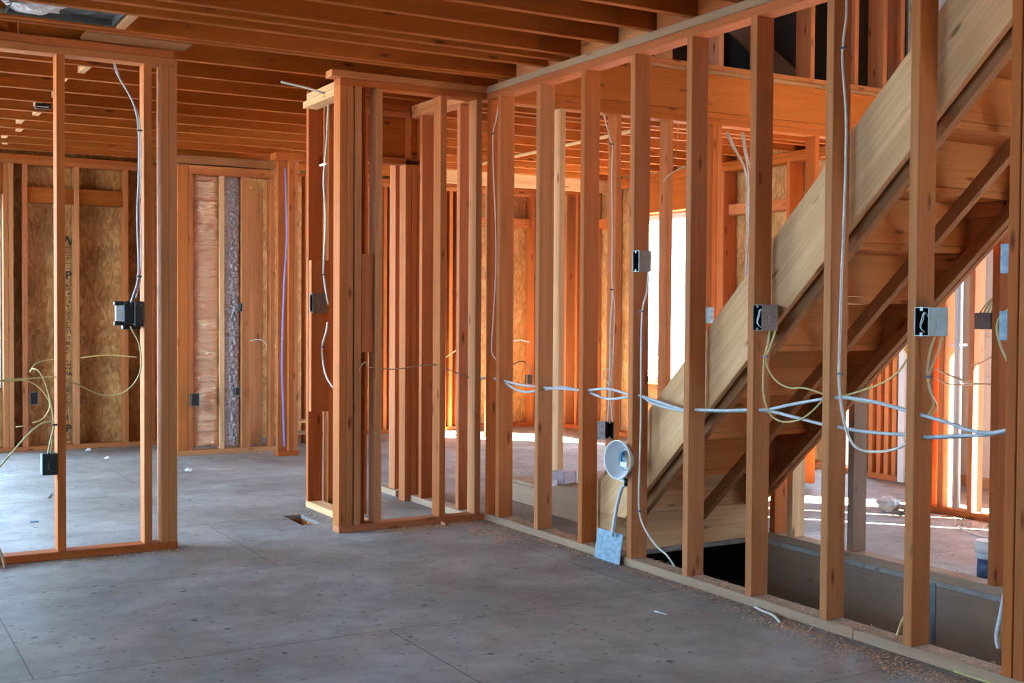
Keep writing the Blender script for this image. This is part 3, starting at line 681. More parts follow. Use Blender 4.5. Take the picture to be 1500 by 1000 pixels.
for i, (y0, y1) in enumerate(((6.94, 7.298), (7.34, 7.678), (9.37, 9.678))):
    lumber('fire_block', (VX+.05, y0, 1.98), (VX+.138, y1, 2.07), 'flat blocking board in the right sheathed wall, %s bay' % ('first', 'window-side', 'corner')[i], 'blocking', ax=1)

# right-hand cross wall W5 (runs along Y) with sun patch
QX = 5.65
lumber('bottom_plate', (QX, 0.5, 0), (QX+W4, 4.86, T), 'sunlit bottom plate in the room right of the stair', 'plate')
lumber('top_plate', (QX, 0.5, Z1), (QX+W4, 4.86, Z3), 'top plate in the room right of the stair', 'plate')
for y, lab in ((4.815, 'end stud of the sunlit wall right of the stair'), (4.53, 'orange stud with pencil marks next to the white pipe'), (3.9, 'plain stud one bay nearer in the sunlit wall'), (4.74, 'doubled end stud of the sunlit wall')):
    stud((QX, y), (QX+W4, y+T), lab)
pipe = empty('vent_pipe', (5.70, 4.68, 0.0), 'white plastic vent pipe beside the sunlit orange stud', 'pipe')
cyl('pipe', (5.70, 4.68, 0.001), (5.70, 4.68, 2.34), 0.0215, WHITEP, pipe)
boxes('pipe_clamp', WHITEP, [((5.665, 4.645, 0.985), (5.735, 4.655, 1.0)), ((5.665, 4.655, 0.985), (5.735, 4.72, 0.992))], pipe, bevel=.001)
# white door beside the orange studs
dr = boxes('door_1', WHITEPAINT, [((6.46, 5.30, 0.02), (6.50, 5.735, 2.05))], bevel=.003, kind='structure')
boxes('door_edge', WHITEPAINT, [((6.44, 5.737, 0.0), (6.52, 5.79, 2.07))], dr, bevel=.003)
cyl('door_knob', (6.43, 5.36, 1.0), (6.46, 5.36, 1.0), 0.03, BRASS, dr)
for i, (z0, z1) in enumerate(((0.30, 0.75), (0.83, 1.02), (1.10, 1.95))):
    boxes('wall_panel', DRYW, [((6.729, 3.9+.02, z0), (6.739, 5.55, z1))], kind='structure', bevel=.004) if i < 2 else None
boxes('baseboard_right', SILL[1], [((6.70, 4.3, 0), (6.738, 6.19, 0.07))], kind='structure')

# ---------------------------------------------------------------- electrical boxes
def elec_box(loc, size, face, body, label, depth_dir=1, wires=0, ears=True, name='junction_box', tab=True, group=None, open_=True, cover=None):
    """open-faced steel box. loc = outer front corner (min), size=(sx,sy,sz); face = '-x' or '-y' open side"""
    e = empty(name, loc, label, 'electrical box', group); x, y, z = loc; sx, sy, sz = size; t = 0.0025
    l = []
    if face == '-x':
        l = [((x, y, z), (x+sx, y+t, z+sz)), ((x, y+sy-t, z), (x+sx, y+sy, z+sz)), ((x, y+t, z), (x+sx, y+sy-t, z+t)), ((x, y+t, z+sz-t), (x+sx, y+sy-t, z+sz)), ((x+sx-t, y+t, z+t), (x+sx, y+sy-t, z+sz-t))]
        ins = ((x+sx-t-.001, y+t, z+t), (x+sx-t, y+sy-t, z+sz-t))
        liner = [((x+.004, y+t, z+t), (x+sx-t, y+t+.001, z+sz-t)), ((x+.004, y+sy-t-.001, z+t), (x+sx-t, y+sy-t, z+sz-t)), ins]
        earl = [((x-.0015, y+sy*.40, z+sz-.012), (x+.001, y+sy*.60, z+sz+.001)), ((x-.0015, y+sy*.40, z-.001), (x+.001, y+sy*.60, z+.012))]
        lid = ((x-.001, y, z), (x+.002, y+sy, z+sz))
    else:
        l = [((x, y, z), (x+t, y+sy, z+sz)), ((x+sx-t, y, z), (x+sx, y+sy, z+sz)), ((x+t, y, z), (x+sx-t, y+sy, z+t)), ((x+t, y, z+sz-t), (x+sx-t, y+sy, z+sz)), ((x+t, y+sy-t, z+t), (x+sx-t, y+sy, z+sz-t))]
        liner = [((x+t, y+.004, z+t), (x+t+.001, y+sy-t, z+sz-t)), ((x+sx-t-.001, y+.004, z+t), (x+sx-t, y+sy-t, z+sz-t)), ((x+t, y+sy-t-.001, z+t), (x+sx-t, y+sy-t, z+sz-t))]
        earl = [((x+sx*.40, y-.0015, z+sz-.012), (x+sx*.60, y+.001, z+sz+.001)), ((x+sx*.40, y-.0015, z-.001), (x+sx*.60, y+.001, z+.012))]
        lid = ((x, y-.001, z), (x+sx, y+.002, z+sz))
    boxes('box_body', body, l, e)
    if open_: boxes('box_interior', DKSTEEL, liner, e, label='dark inside of the box')
    else: boxes('cover_plate', cover or BLUESTEEL, [lid], e, bevel=.001)
    if ears:
        for q_ in earl: boxes('mounting_ear', body, [q_], e)
    # knockout on the side that faces -y (or -x)
    if face == '-x':
        boxes('knockout', STEEL, [((x+sx*.38, y-.0012, z+sz*.25), (x+sx*.43, y, z+sz*.55)), ((x+sx*.43, y-.0012, z+sz*.25), (x+sx*.55, y, z+sz*.28)), ((x+sx*.43, y-.0012, z+sz*.38), (x+sx*.52, y, z+sz*.41)), ((x+sx*.43, y-.0012, z+sz*.52), (x+sx*.55, y, z+sz*.55))], e)
    for k in range(wires):
        a = .012+.008*k
        pts = [(x+.02, y+sy*.55, z+sz*.12), (x+.008, y+sy*.75-a*.3, z+sz*.3), (x+.006, y+sy*.8-a, z+sz*.55), (x+.015, y+sy*.6-a*.4, z+sz*.82), (x+.04, y+sy*.5, z+sz*.6)]
        cable('coiled_wire', pts, 0.0018, WHITEP, parent=e)
    return e
# on the stair wall
elec_box((3.172, 4.410-.052, 1.354), (0.070, 0.050, 0.096), '-x', STEEL, 'steel box high on the dish-fixture stud, bright window behind')
elec_box((3.172, 3.595-.056, 1.101), (0.082, 0.054, 0.102), '-x', TAUPE, 'open taupe-grey box with coiled white wires on a stair wall stud', wires=2)
elec_box((3.170, 2.786-.062, 1.097), (0.094, 0.060, 0.096), '-x', STEEL, 'wide shiny steel box with coiled wires above yellow cables', wires=2)
elec_box((3.200, 2.432, 1.300), (0.055, 0.040, 0.092), '-x', BLUESTEEL, 'upper zinc box beside the stud at the picture edge', open_=False)
elec_box((3.200, 2.432, 1.090), (0.055, 0.040, 0.092), '-x', BLUESTEEL, 'lower zinc box beside the stud at the picture edge', open_=False)
# under the stair on the stairwell-edge stud
mg = elec_box((4.195, 3.284, 1.108), (0.055, 0.080, 0.069), '-x', TAUPEL, 'grey multi-gang box fed by four yellow cables on an under-stair stud', open_=False, cover=TAUPEL)
# closet side wall
elec_box((2.325, 6.247, 1.155), (0.085, 0.050, 0.108), '-x', TAUPE, 'taupe box with cable above and below on the closet side')
# left cross wall
elec_box((0.849, FY-.004, 0.399), (0.064, 0.060, 0.099), '-x', DKSTEEL, 'blue-grey box low on the left cross wall stud', open_=False)
bb = empty('switch_box', (1.17, FY-.003, 1.07), 'black plastic double switch box on the left cross wall', 'electrical box')
boxes('box_body', BLACKP, [((1.215, FY-.004, 1.097), (1.262, FY+.07, 1.207)), ((1.264, FY-.006, 1.087), (1.309, FY+.07, 1.207)), ((1.215, FY+.02, 1.072), (1.30, FY+.06, 1.096))], bb, bevel=.004)
boxes('bracket_arm', BLACKP, [((1.172, FY-.004, 1.187), (1.216, FY+.02, 1.207))], bb, bevel=.003)
boxes('bracket_arm', BLACKP, [((1.172, FY-.004, 1.092), (1.216, FY+.02, 1.112))], bb, bevel=.003)
boxes('white_insert', WHITEP, [((1.180, FY+.004, 1.113), (1.213, FY+.03, 1.186))], bb, bevel=.002, label='white insert between the bracket arms')
for x_, z_ in ((1.225, 1.194), (1.245, 1.184), (1.272, 1.194), (1.292, 1.187)):
    boxes('screw', STEEL, [((x_, FY-.008, z_), (x_+.005, FY-.004, z_+.006))], bb)
# outlets on far walls
def outlet(x, y, z, label, w=0.056, h=0.095):
    e = empty('outlet_box', (x, y, z), label, 'electrical box')
    boxes('box_body', BLACKP, [((x, y, z), (x+w, y+.05, z+h))], e, bevel=.003)
    boxes('rim', STEEL, [((x-.004, y-.002, z+h), (x+w+.004, y+.004, z+h+.004)), ((x-.004, y-.002, z-.004), (x+w+.004, y+.004, z)), ((x-.004, y-.002, z), (x, y+.004, z+h)), ((x+w, y-.002, z), (x+w+.004, y+.004, z+h))], e)
outlet(1.416, 10.30, 0.390, 'small black outlet box on the far wall beside the yellow cable loop')
outlet(2.495, 9.42, 0.403, 'black outlet box at the left edge of the bronze foil')
outlet(2.850, 9.42, 0.478, 'small tilted black outlet box on the silver foil', 0.035, 0.06)
outlet(2.885, 9.42, 1.16, 'tiny black box high on the silver foil edge', 0.02, 0.06)
outlet(6.105, 10.28, 0.44, 'black outlet box in the glowing room by the curved black wire', 0.06, 0.09)
# behind the stair
elec_box((3.986, FY-.006, 0.417), (0.066, 0.060, 0.103), '-y', TAUPE, 'blue-grey box low on the stud behind the dish fixture')
boxes('side_cover', BLUESTEEL, [((3.929, FY-.008, 0.417), (3.984, FY+.05, 0.520))], label='blue-grey cover plate beside the low box behind the dish fixture', cat='plate')
elec_box((4.727, FY-.03, 1.105), (0.056, 0.028, 0.098), '-y', STEEL, 'small zinc bracket on the stud right of the bright window', open_=False)

# ---------------------------------------------------------------- round dish fixture and metal plate
dish = empty('dish_fixture', (3.135, 4.52, 0.40), 'round grey-white dish fixture screwed to a stair wall stud', 'light fixture')
def lathe(name, prof, mat, parent, centre, axis_dir, seg=48):
    bm = bmesh.new(); rings = []
    q = Vector(axis_dir).to_track_quat('Z', 'Y').to_matrix()
    for r, h in prof:
        rings.append([bm.verts.new(q @ Vector((r*math.cos(2*PI*i/seg), r*math.sin(2*PI*i/seg), h))) for i in range(seg)])
    for a, b in zip(rings[:-1], rings[1:]):
        for i in range(seg): bm.faces.new((a[i], a[(i+1) % seg], b[(i+1) % seg], b[i]))
    base = Vector(WORLD[parent.name]); o = mesh_obj(name, bm, mat, parent, Vector(centre)-base, smooth=True); return o
DC = Vector((3.150, 4.483, 0.489)); DN = Vector((-1.0, -0.12, 0.03)).normalized()
lathe('dish', [(0.084, 0.0), (0.087, 0.004), (0.091, 0.004), (0.091, -0.002), (0.080, -0.03), (0.055, -0.055), (0.045, -0.065), (0.040, -0.065), (0.048, -0.052), (0.074, -0.027), (0.084, 0.0)], WHITEP, dish, DC, DN)
lathe('socket_cup', [(0.0, -0.060), (0.046, -0.060), (0.052, -0.050), (0.050, -0.045), (0.040, -0.052), (0.0, -0.054)], STEEL, dish, DC+Vector((0.0, -.008, 0)), DN)
boxes('fixing_tabs', WHITEP, [((3.176, 4.447, 0.455), (3.2, 4.50, 0.478)), ((3.176, 4.447, 0.385), (3.2, 4.50, 0.408))], dish, bevel=.001)
cable('blue_wires', [DC+DN*-.045+Vector((0, .02, .03)), DC+DN*-.03+Vector((0, .01, .0)), DC+DN*-.045+Vector((0, .0, -.03))], .006, simple('blue_wire', (.05, .25, .5), .4), parent=dish)
cyl('connector', DC+Vector((.03, -.03, -.085)), DC+Vector((.03, -.03, -.12)), .011, BLACKP, dish)
cable('flexible_conduit', [tuple(DC+Vector((.03, -.03, -.115))), (3.180, 4.488, 0.354), (3.165, 4.509, 0.256), (3.150, 4.519, 0.129)], 0.0085, WHITEC, 'white flexible conduit dropping from the dish to the metal plate', 'conduit')
bm = bmesh.new(); bm_box(bm, (0, -.104, 0), (.003, .104, .142)); bmesh.ops.bevel(bm, geom=bm.edges[:], offset=.001, segments=1, affect='EDGES')
mp_ = mesh_obj('metal_plate', bm, BLUESTEEL, None, (3.150, 4.565, 0.003)); mp_.rotation_euler = (0, math.radians(8), math.radians(0))
meta(mp_, 'square zinc plate leaning on the stair wall bottom plate', 'plate')
WORLD[mp_.name] = (3.150, 4.565, 0.003)
for k, (dy, dz) in enumerate(((-.090, .02), (-.090, .036), (.088, .02))):
    boxes('slot', DKSTEEL, [((3.1487+dz*.14, 4.565+dy, .003+dz), (3.1497+dz*.14, 4.569+dy, .003+dz+.012))], mp_)

# ---------------------------------------------------------------- recessed can in the ceiling
def crumple(name, loc, r, mat, label, cat, seed, flat=.6):
    from mathutils import noise
    bm = bmesh.new(); bmesh.ops.create_icosphere(bm, subdivisions=3, radius=r)
    for v in bm.verts:
        n = noise.noise(v.co*(2.2/r)+Vector((seed, 0, 0))); v.co *= (1+.55*n); v.co.z *= flat
    lo = min(v.co.z for v in bm.verts)
    for v in bm.verts: v.co.z -= lo
    o = mesh_obj(name, bm, mat, None, loc); meta(o, label, cat); return o

can = empty('recessed_can', (0.60, 4.95, 2.44), 'shiny recessed light housing set between two ceiling joists', 'light fixture')
boxes('housing', simple('grey_can_frame', (0.10, 0.11, 0.12), 0.5, 0.6), [(( .66, 5.23, 2.455), (1.10, 5.49, 2.457)), ((.66, 5.23, 2.425), (.662, 5.49, 2.455)), ((1.098, 5.23, 2.425), (1.10, 5.49, 2.455)), ((.66, 5.488, 2.425), (1.10, 5.49, 2.455))], can)
lathe('can', [(0.085, 0.0), (0.092, 0.002), (0.092, -0.004), (0.080, -0.006), (0.078, -0.05), (0.0, -0.052)], simple('shiny_can', (.7, .72, .74), .18, 1.0), can, (0.93, 5.36, 2.452), (0, 0, -1))
boxes('hanger_bar', STEEL, [((.60, 5.225, 2.43), (1.115, 5.229, 2.445)), ((.60, 5.491, 2.43), (1.115, 5.495, 2.445))], can)
o_ = crumple('crumpled_reflector', (0, 0, 0), 0.11, CRINKLE, None, None, 21, .22); o_.parent = can; o_.location = (0.16, 0.42, -0.02)
lumber('joist_blocking', (1.12, 5.223, JB+.002), (1.16, 5.508, JB+.10), 'short block beside the recessed light housing', 'blocking', mats=PINE)
sc = empty('ceiling_bracket', (1.139, 7.719, 2.400), 'small dark bracket with white stripes under the back joists', 'bracket')
_l = WORLD[sc.name]
boxes('bracket_body', BLACKP, [((_l[0]-.045, _l[1]-.02, 2.385), (_l[0]+.045, _l[1]+.02, 2.418))], sc, bevel=.003)
boxes('label_strip', WHITEP, [((_l[0]-.04, _l[1]-.022, 2.392), (_l[0]+.03, _l[1]-.0205, 2.398))], sc)

# ---------------------------------------------------------------- cables
def staple(p, label, w=.012, ax='x'):
    a = (.004, w) if ax == 'x' else (w, .004)
    boxes('cable_staple', STAPLE, [((p[0]-a[0], p[1]-a[1], p[2]-.004), (p[0]+a[0], p[1]+a[1], p[2]+.004))], label=label, cat='staple', origin=tuple(p))
hx = 3.215
def run(name, pts, r, mat, label, group=None): cable(name, pts, r, mat, label, 'cable', group)
G = 'grey cables threaded through the stair wall'
run('electrical_cable', [(3.215, 5.837, 0.797), (3.215, 5.673, 0.790), (3.215, 5.501, 0.777), (3.215, 5.316, 0.777), (3.215, 5.207, 0.776), (3.215, 5.062, 0.781), (3.215, 4.899, 0.784), (3.215, 4.814, 0.789), (3.215, 4.662, 0.805), (3.215, 4.494, 0.790), (3.215, 4.403, 0.789), (3.215, 4.259, 0.771), (3.215, 4.077, 0.748), (3.215, 3.984, 0.755), (3.215, 3.815, 0.765), (3.215, 3.655, 0.780), (3.215, 3.558, 0.787), (3.215, 3.413, 0.819), (3.215, 3.250, 0.851)], .0062, WHITEC, 'upper pale cable threaded level through the stair wall studs', G)
run('electrical_cable', [(3.225, 5.690, 0.785), (3.225, 5.555, 0.748), (3.225, 5.431, 0.741), (3.225, 5.305, 0.759), (3.225, 5.223, 0.768), (3.225, 5.078, 0.787), (3.225, 4.939, 0.782), (3.225, 4.829, 0.775), (3.225, 4.676, 0.755), (3.225, 4.535, 0.771), (3.225, 4.417, 0.788), (3.225, 4.297, 0.756), (3.225, 4.090, 0.741), (3.225, 3.996, 0.751), (3.225, 3.827, 0.761), (3.225, 3.569, 0.781), (3.225, 3.423, 0.771), (3.225, 3.259, 0.755), (3.225, 3.179, 0.752), (3.225, 3.072, 0.747), (3.225, 2.944, 0.749), (3.225, 2.838, 0.754), (3.225, 2.774, 0.753), (3.225, 2.653, 0.769), (3.225, 2.546, 0.781), (3.225, 2.440, 0.802)], .0062, WHITEC, 'lower pale cable sagging between the stair wall studs', G)
run('electrical_cable', [(3.210, 3.245, 0.852), (3.210, 3.142, 0.864), (3.210, 3.027, 0.861), (3.210, 2.933, 0.851), (3.210, 2.826, 0.835), (3.210, 2.762, 0.826), (3.210, 2.669, 0.811), (3.210, 2.587, 0.794), (3.210, 2.509, 0.792), (3.210, 2.428, 0.812)], .0068, WHITEC, 'thick pale cable dropping from mid stud toward the picture edge', G)
run('electrical_cable', [(3.235, 2.782, 0.749), (3.235, 2.661, 0.763), (3.235, 2.554, 0.782), (3.235, 2.447, 0.797)], .0055, WHITEC, 'short grey cable length doubled beside the lowest one', G)
run('electrical_cable', [(3.235, 4.431, 0.790), (3.235, 4.336, 0.771), (3.235, 4.210, 0.756), (3.235, 4.103, 0.742)], .005, WHITEC, 'thin third strand of the cable bundle behind the dish stud', G)
run('electrical_cable', [(3.190, 5.969, 0.790), (3.200, 5.898, 0.790), (3.210, 5.828, 0.797), (3.215, 5.742, 0.798)], .006, WHITEC, 'stub of pale cable entering the inner corner stud')
# verticals
run('electrical_cable', [(3.200, 3.143, 2.354), (3.200, 3.141, 2.255), (3.200, 3.153, 2.172), (3.200, 3.158, 2.086), (3.200, 3.138, 1.911), (3.200, 3.135, 1.738), (3.200, 3.141, 1.491), (3.200, 3.150, 1.243), (3.200, 3.153, 1.068), (3.200, 3.154, 0.918), (3.200, 3.128, 0.783), (3.210, 3.103, 0.710), (3.215, 3.055, 0.680), (3.215, 2.965, 0.684), (3.215, 2.888, 0.704), (3.215, 2.829, 0.734)], .0048, CREAMY, 'long grey cable hanging down a stair wall stud then looping right')
staple((3.195, 3.151, 2.134), 'dark staple near the ceiling on the long grey cable')
staple((3.195, 3.143, 0.951), 'dark staple at waist height on the long grey cable')
run('electrical_cable', [(3.215, 4.344, 1.353), (3.200, 4.338, 1.254), (3.195, 4.361, 1.177), (3.195, 4.368, 0.975), (3.195, 4.365, 0.727), (3.195, 4.371, 0.477), (3.195, 4.373, 0.274), (3.200, 4.332, 0.187), (3.210, 4.257, 0.121), (3.215, 4.193, 0.095), (3.220, 4.140, 0.053)], .0042, CREAMY, 'pale cable falling from the high steel box to the bottom plate')
staple((3.190, 4.365, 1.174), 'dark staple under the high steel box')
staple((3.190, 4.366, 0.266), 'purple-blue staple low on the falling pale cable')
run('electrical_cable', [(3.190, 5.693, 2.337), (3.190, 5.723, 2.225), (3.190, 5.760, 2.144), (3.190, 5.750, 1.909), (3.190, 5.723, 1.644), (3.190, 5.720, 1.380), (3.190, 5.748, 1.116), (3.190, 5.762, 0.972), (3.200, 5.764, 0.926), (3.210, 5.735, 0.897)], .0035, CREAMY, 'thin cable down the stud next to the inner corner')
staple((3.185, 5.752, 2.150), 'dark staple on the thin corner cable')
# yellow ones
Y1 = 'yellow cables below the open taupe-grey box'
run('electrical_cable', [(3.210, 3.535, 1.101), (3.210, 3.549, 1.045), (3.200, 3.553, 0.999), (3.200, 3.560, 0.936), (3.200, 3.559, 0.855), (3.205, 3.540, 0.794), (3.215, 3.511, 0.758), (3.215, 3.449, 0.748), (3.215, 3.367, 0.765), (3.215, 3.303, 0.801), (3.215, 3.250, 0.846)], .0036, YELC, 'yellow cable hanging down the taupe box stud and looping right low', Y1)
run('electrical_cable', [(3.215, 3.509, 1.102), (3.210, 3.534, 1.037), (3.205, 3.551, 0.993), (3.210, 3.540, 0.945), (3.215, 3.490, 0.899), (3.215, 3.422, 0.882), (3.215, 3.355, 0.886), (3.215, 3.297, 0.879), (3.215, 3.247, 0.869)], .0036, YELC, 'yellow cable curving off the taupe box stud at mid height', Y1)
staple((3.195, 3.544, 0.999), 'dark staple on the yellow cables')
run('electrical_cable', [(3.215, 3.147, 0.868), (3.215, 3.058, 0.894), (3.215, 2.970, 0.923), (3.215, 2.902, 0.960), (3.215, 2.864, 1.000), (3.215, 2.826, 1.053)], .0036, YELC, 'yellow cable rising from the long grey cable stud to the shiny box stud')
run('electrical_cable', [(3.225, 3.157, 0.862), (3.225, 3.067, 0.853), (3.225, 2.946, 0.852), (3.225, 2.837, 0.836)], .0036, YELC, 'yellow cable tucked beneath the thick pale cable')
Y2 = 'yellow cables below the shiny steel box'
run('electrical_cable', [(3.240, 2.727, 1.099), (3.235, 2.739, 1.044), (3.220, 2.759, 0.974), (3.220, 2.764, 0.928), (3.230, 2.749, 0.882), (3.235, 2.741, 0.855), (3.230, 2.754, 0.831), (3.220, 2.768, 0.823)], .0036, YELC, 'outer yellow cable bowing right under the shiny steel box', Y2)
run('electrical_cable', [(3.225, 2.743, 1.099), (3.215, 2.756, 1.044), (3.215, 2.766, 0.967), (3.220, 2.758, 0.917), (3.225, 2.744, 0.871), (3.220, 2.757, 0.838), (3.220, 2.774, 0.825)], .0036, YELC, 'inner yellow cable under the shiny steel box', Y2)
staple((3.205, 2.749, 0.959), 'blue-black staple under the shiny steel box')
run('electrical_cable', [(3.230, 2.436, 1.198), (3.230, 2.466, 1.185), (3.230, 2.496, 1.159), (3.230, 2.505, 1.124), (3.230, 2.491, 1.074), (3.230, 2.468, 1.031), (3.230, 2.445, 0.993)], .0036, YELC, 'yellow cable bowing left of the lower zinc box')
run('electrical_cable', [(3.220, 2.470, 0.107), (3.220, 2.478, 0.148), (3.220, 2.464, 0.217), (3.220, 2.451, 0.286)], .0075, WHITEC, 'blue-white cable rising from a hole at the picture-edge stud')
run('electrical_cable', [(3.235, 2.479, 0.107), (3.235, 2.470, 0.159), (3.235, 2.461, 0.227), (3.235, 2.454, 0.283)], .004, YELC, 'yellow cable beside the blue-white one at the picture-edge stud')
run('electrical_cable', [(3.220, 2.884, 0.048), (3.225, 2.874, 0.088), (3.230, 2.855, 0.132)], .0045, YELC, 'short yellow-green cable stub standing on the bottom plate')
run('electrical_cable', [(*(3.179, 2.605, 0.004)[:2], .005), (*(3.177, 2.532, 0.004)[:2], .005), (*(3.179, 2.444, 0.004)[:2], .005)], .0045, YELC, 'yellow-green cable offcut lying on the floor by the plate')
run('electrical_cable', [(3.220, 2.867, 2.211), (3.220, 2.849, 2.173), (3.220, 2.830, 2.118)], .003, YELC, 'yellow cable scrap near the top of the stair wall')
# four feeds into the multi-gang box
for k in range(4):
    run('electrical_cable', [(4.215, 3.352-.018*k, 1.176), (4.215, 3.335-.016*k, 1.20), (4.225, 3.30-.008*k, 1.24), (4.235, 3.286-.002*k, 1.27)], .0035, YELC, 'yellow feed into the multi-gang box, %s of four' % ORD[k], 'feeds of the multi-gang box')
# bundle behind the stair at (1095)
BN = 'pale cables bundled over the skirt board'
run('electrical_cable', [(4.928, 5.850, 2.314), (4.948, 5.820, 2.230), (5.002, 5.790, 2.132), (5.043, 5.790, 2.036), (5.062, 5.790, 1.855), (5.054, 5.790, 1.639), (5.047, 5.790, 1.379)], .007, CREAMY, 'thick pale cable swinging down from the plate, left strand of the bundle', BN)
run('electrical_cable', [(4.939, 5.850, 2.315), (4.982, 5.820, 2.199), (5.034, 5.800, 2.092), (5.076, 5.800, 1.943), (5.096, 5.800, 1.728), (5.073, 5.800, 1.379)], .006, CREAMY, 'second pale strand from the left hole of the bundle', BN)
run('electrical_cable', [(5.057, 5.850, 2.320), (5.043, 5.820, 2.246), (5.046, 5.795, 2.136), (5.060, 5.790, 2.020), (5.037, 5.780, 1.810), (5.074, 5.780, 1.596), (5.049, 5.780, 1.379)], .006, CREAMY, 'pale strand from the right hole of the bundle', BN)
run('electrical_cable', [(5.068, 5.850, 2.321), (5.072, 5.820, 2.183), (5.106, 5.810, 2.024), (5.127, 5.810, 1.730), (5.121, 5.810, 1.381)], .005, CREAMY, 'outermost pale strand on the right of the bundle', BN)
run('electrical_cable', [(3.993, 5.850, 2.340), (4.000, 5.830, 2.269), (4.005, 5.800, 2.185), (4.016, 5.795, 2.145), (4.013, 5.795, 1.964), (4.021, 5.795, 1.642), (4.019, 5.795, 1.420), (4.025, 5.795, 1.279), (4.012, 5.795, 1.077), (4.010, 5.795, 0.834), (4.007, 5.795, 0.671), (4.002, 5.800, 0.517)], .004, CREAMY, 'cable running down the stud into the blue-grey box')
run('electrical_cable', [(4.021, 5.790, 1.299), (4.037, 5.790, 1.198), (4.030, 5.790, 0.915), (4.013, 5.790, 0.692), (4.036, 5.800, 0.515)], .0035, CREAMY, 'second strand beside the cable into the blue-grey box')
run('electrical_cable', [(4.000, 5.780, 0.834), (3.970, 5.780, 0.827), (3.956, 5.780, 0.795), (3.993, 5.790, 0.753), (4.008, 5.790, 0.720)], .0035, CREAMY, 'small cable loop on the stud above the blue-grey box')
staple((4.008, 5.790, 2.160), 'dark staple high on the stud behind the stair', ax='y')
staple((4.013, 5.785, 1.303), 'dark staple midway on the stud behind the stair', ax='y')
run('electrical_cable', [(4.548, 5.850, 2.334), (4.531, 5.840, 2.252), (4.526, 5.840, 2.176), (4.494, 5.830, 2.060)], .0028, BROWNC, 'thin brown wire hanging beside the orange stud')
run('electrical_cable', [(4.391, 5.790, 1.962), (4.425, 5.780, 2.005), (4.476, 5.780, 2.033), (4.560, 5.800, 2.069)], .003, CREAMY, 'short pale wire tail poking from the orange stud')
# closet and left cross wall
run('electrical_cable', [(2.415, 5.800, 0.853), (2.426, 5.790, 0.882), (2.446, 5.790, 0.896), (2.469, 5.800, 0.870), (2.505, 5.820, 0.868), (2.570, 5.850, 0.858), (2.670, 5.850, 0.856), (2.772, 5.850, 0.869), (2.883, 5.850, 0.875), (2.959, 5.850, 0.851), (3.100, 5.850, 0.795)], .0035, BROWNC, 'tan cable strung across the closet front studs')
run('electrical_cable', [(2.400, 6.213, 2.311), (2.400, 6.233, 2.133), (2.400, 6.263, 2.000), (2.400, 6.283, 1.873), (2.400, 6.251, 1.680), (2.400, 6.281, 1.415), (2.400, 6.280, 1.370), (2.400, 6.238, 1.262), (2.410, 6.232, 1.202)], .0055, CREAMY, 'pale cable dropping into the taupe closet box')
run('electrical_cable', [(2.410, 6.242, 1.103), (2.400, 6.236, 1.053), (2.400, 6.299, 0.964), (2.400, 6.277, 0.861), (2.400, 6.224, 0.795), (2.410, 6.157, 0.742)], .0055, CREAMY, 'pale cable curving out beneath the taupe closet box')
boxes('cable_clip', WHITEP, [(tuple(Vector((2.400, 6.274, 1.982))-Vector((.01, .05, .006))), tuple(Vector((2.400, 6.274, 1.982))+Vector((.0, .05, .006))))], label='white crossbar clip on the closet side cable', cat='clip')
staple((2.395, 6.267, 1.369), 'dark staple over the taupe closet box')
staple((2.395, 6.275, 0.965), 'dark staple under the taupe closet box')
run('electrical_cable', [(3.118, 9.900, 0.904), (3.174, 9.850, 0.917), (3.205, 9.800, 0.900), (3.241, 9.800, 0.854)], .004, CREAMY, 'small pale wire arc inside the open cavity')
run('electrical_cable', [(2.125, 6.200, 2.401), (2.177, 6.150, 2.383), (2.236, 6.100, 2.363), (2.317, 6.050, 2.334)], .006, CREAMY, 'pale cable slanting under the joists to the closet top')
run('plastic_tube', [(3.147, 9.080, 2.296), (3.153, 9.080, 2.004), (3.159, 9.080, 1.734), (3.137, 9.080, 1.354), (3.126, 9.080, 1.028), (3.121, 9.080, 0.702), (3.133, 9.080, 0.375), (3.139, 9.080, 0.156), (3.145, 9.080, 0.079)], .0075, BLUEC, 'purple-blue tube running down the corner post')
run('electrical_cable', [(1.181, 5.850, 2.338), (1.184, 5.820, 2.294), (1.205, 5.800, 2.242), (1.240, 5.790, 2.180), (1.266, 5.790, 2.117), (1.281, 5.790, 2.022), (1.281, 5.790, 1.795), (1.274, 5.790, 1.601), (1.280, 5.790, 1.341), (1.257, 5.800, 1.237), (1.246, 5.810, 1.198)], .0042, WHITEC, 'white cable from the left top plate down to the black box')
run('electrical_cable', [(1.186, 5.860, 2.340), (1.205, 5.830, 2.260), (1.236, 5.800, 2.194), (1.277, 5.800, 2.104), (1.293, 5.800, 1.992), (1.292, 5.800, 1.667), (1.292, 5.800, 1.342), (1.272, 5.810, 1.224)], .0036, CREAMY, 'second cable beside the white one feeding the black box')
run('electrical_cable', [(1.289, 5.785, 1.698), (1.276, 5.785, 1.600), (1.282, 5.785, 1.439), (1.285, 5.785, 1.325), (1.273, 5.800, 1.244)], .0018, REDC, 'thin red wire beside the cables to the black box')
staple((1.286, 5.785, 2.018), 'dark staple high on the black box stud', ax='y')
staple((1.282, 5.785, 1.325), 'dark staple just over the black box', ax='y')
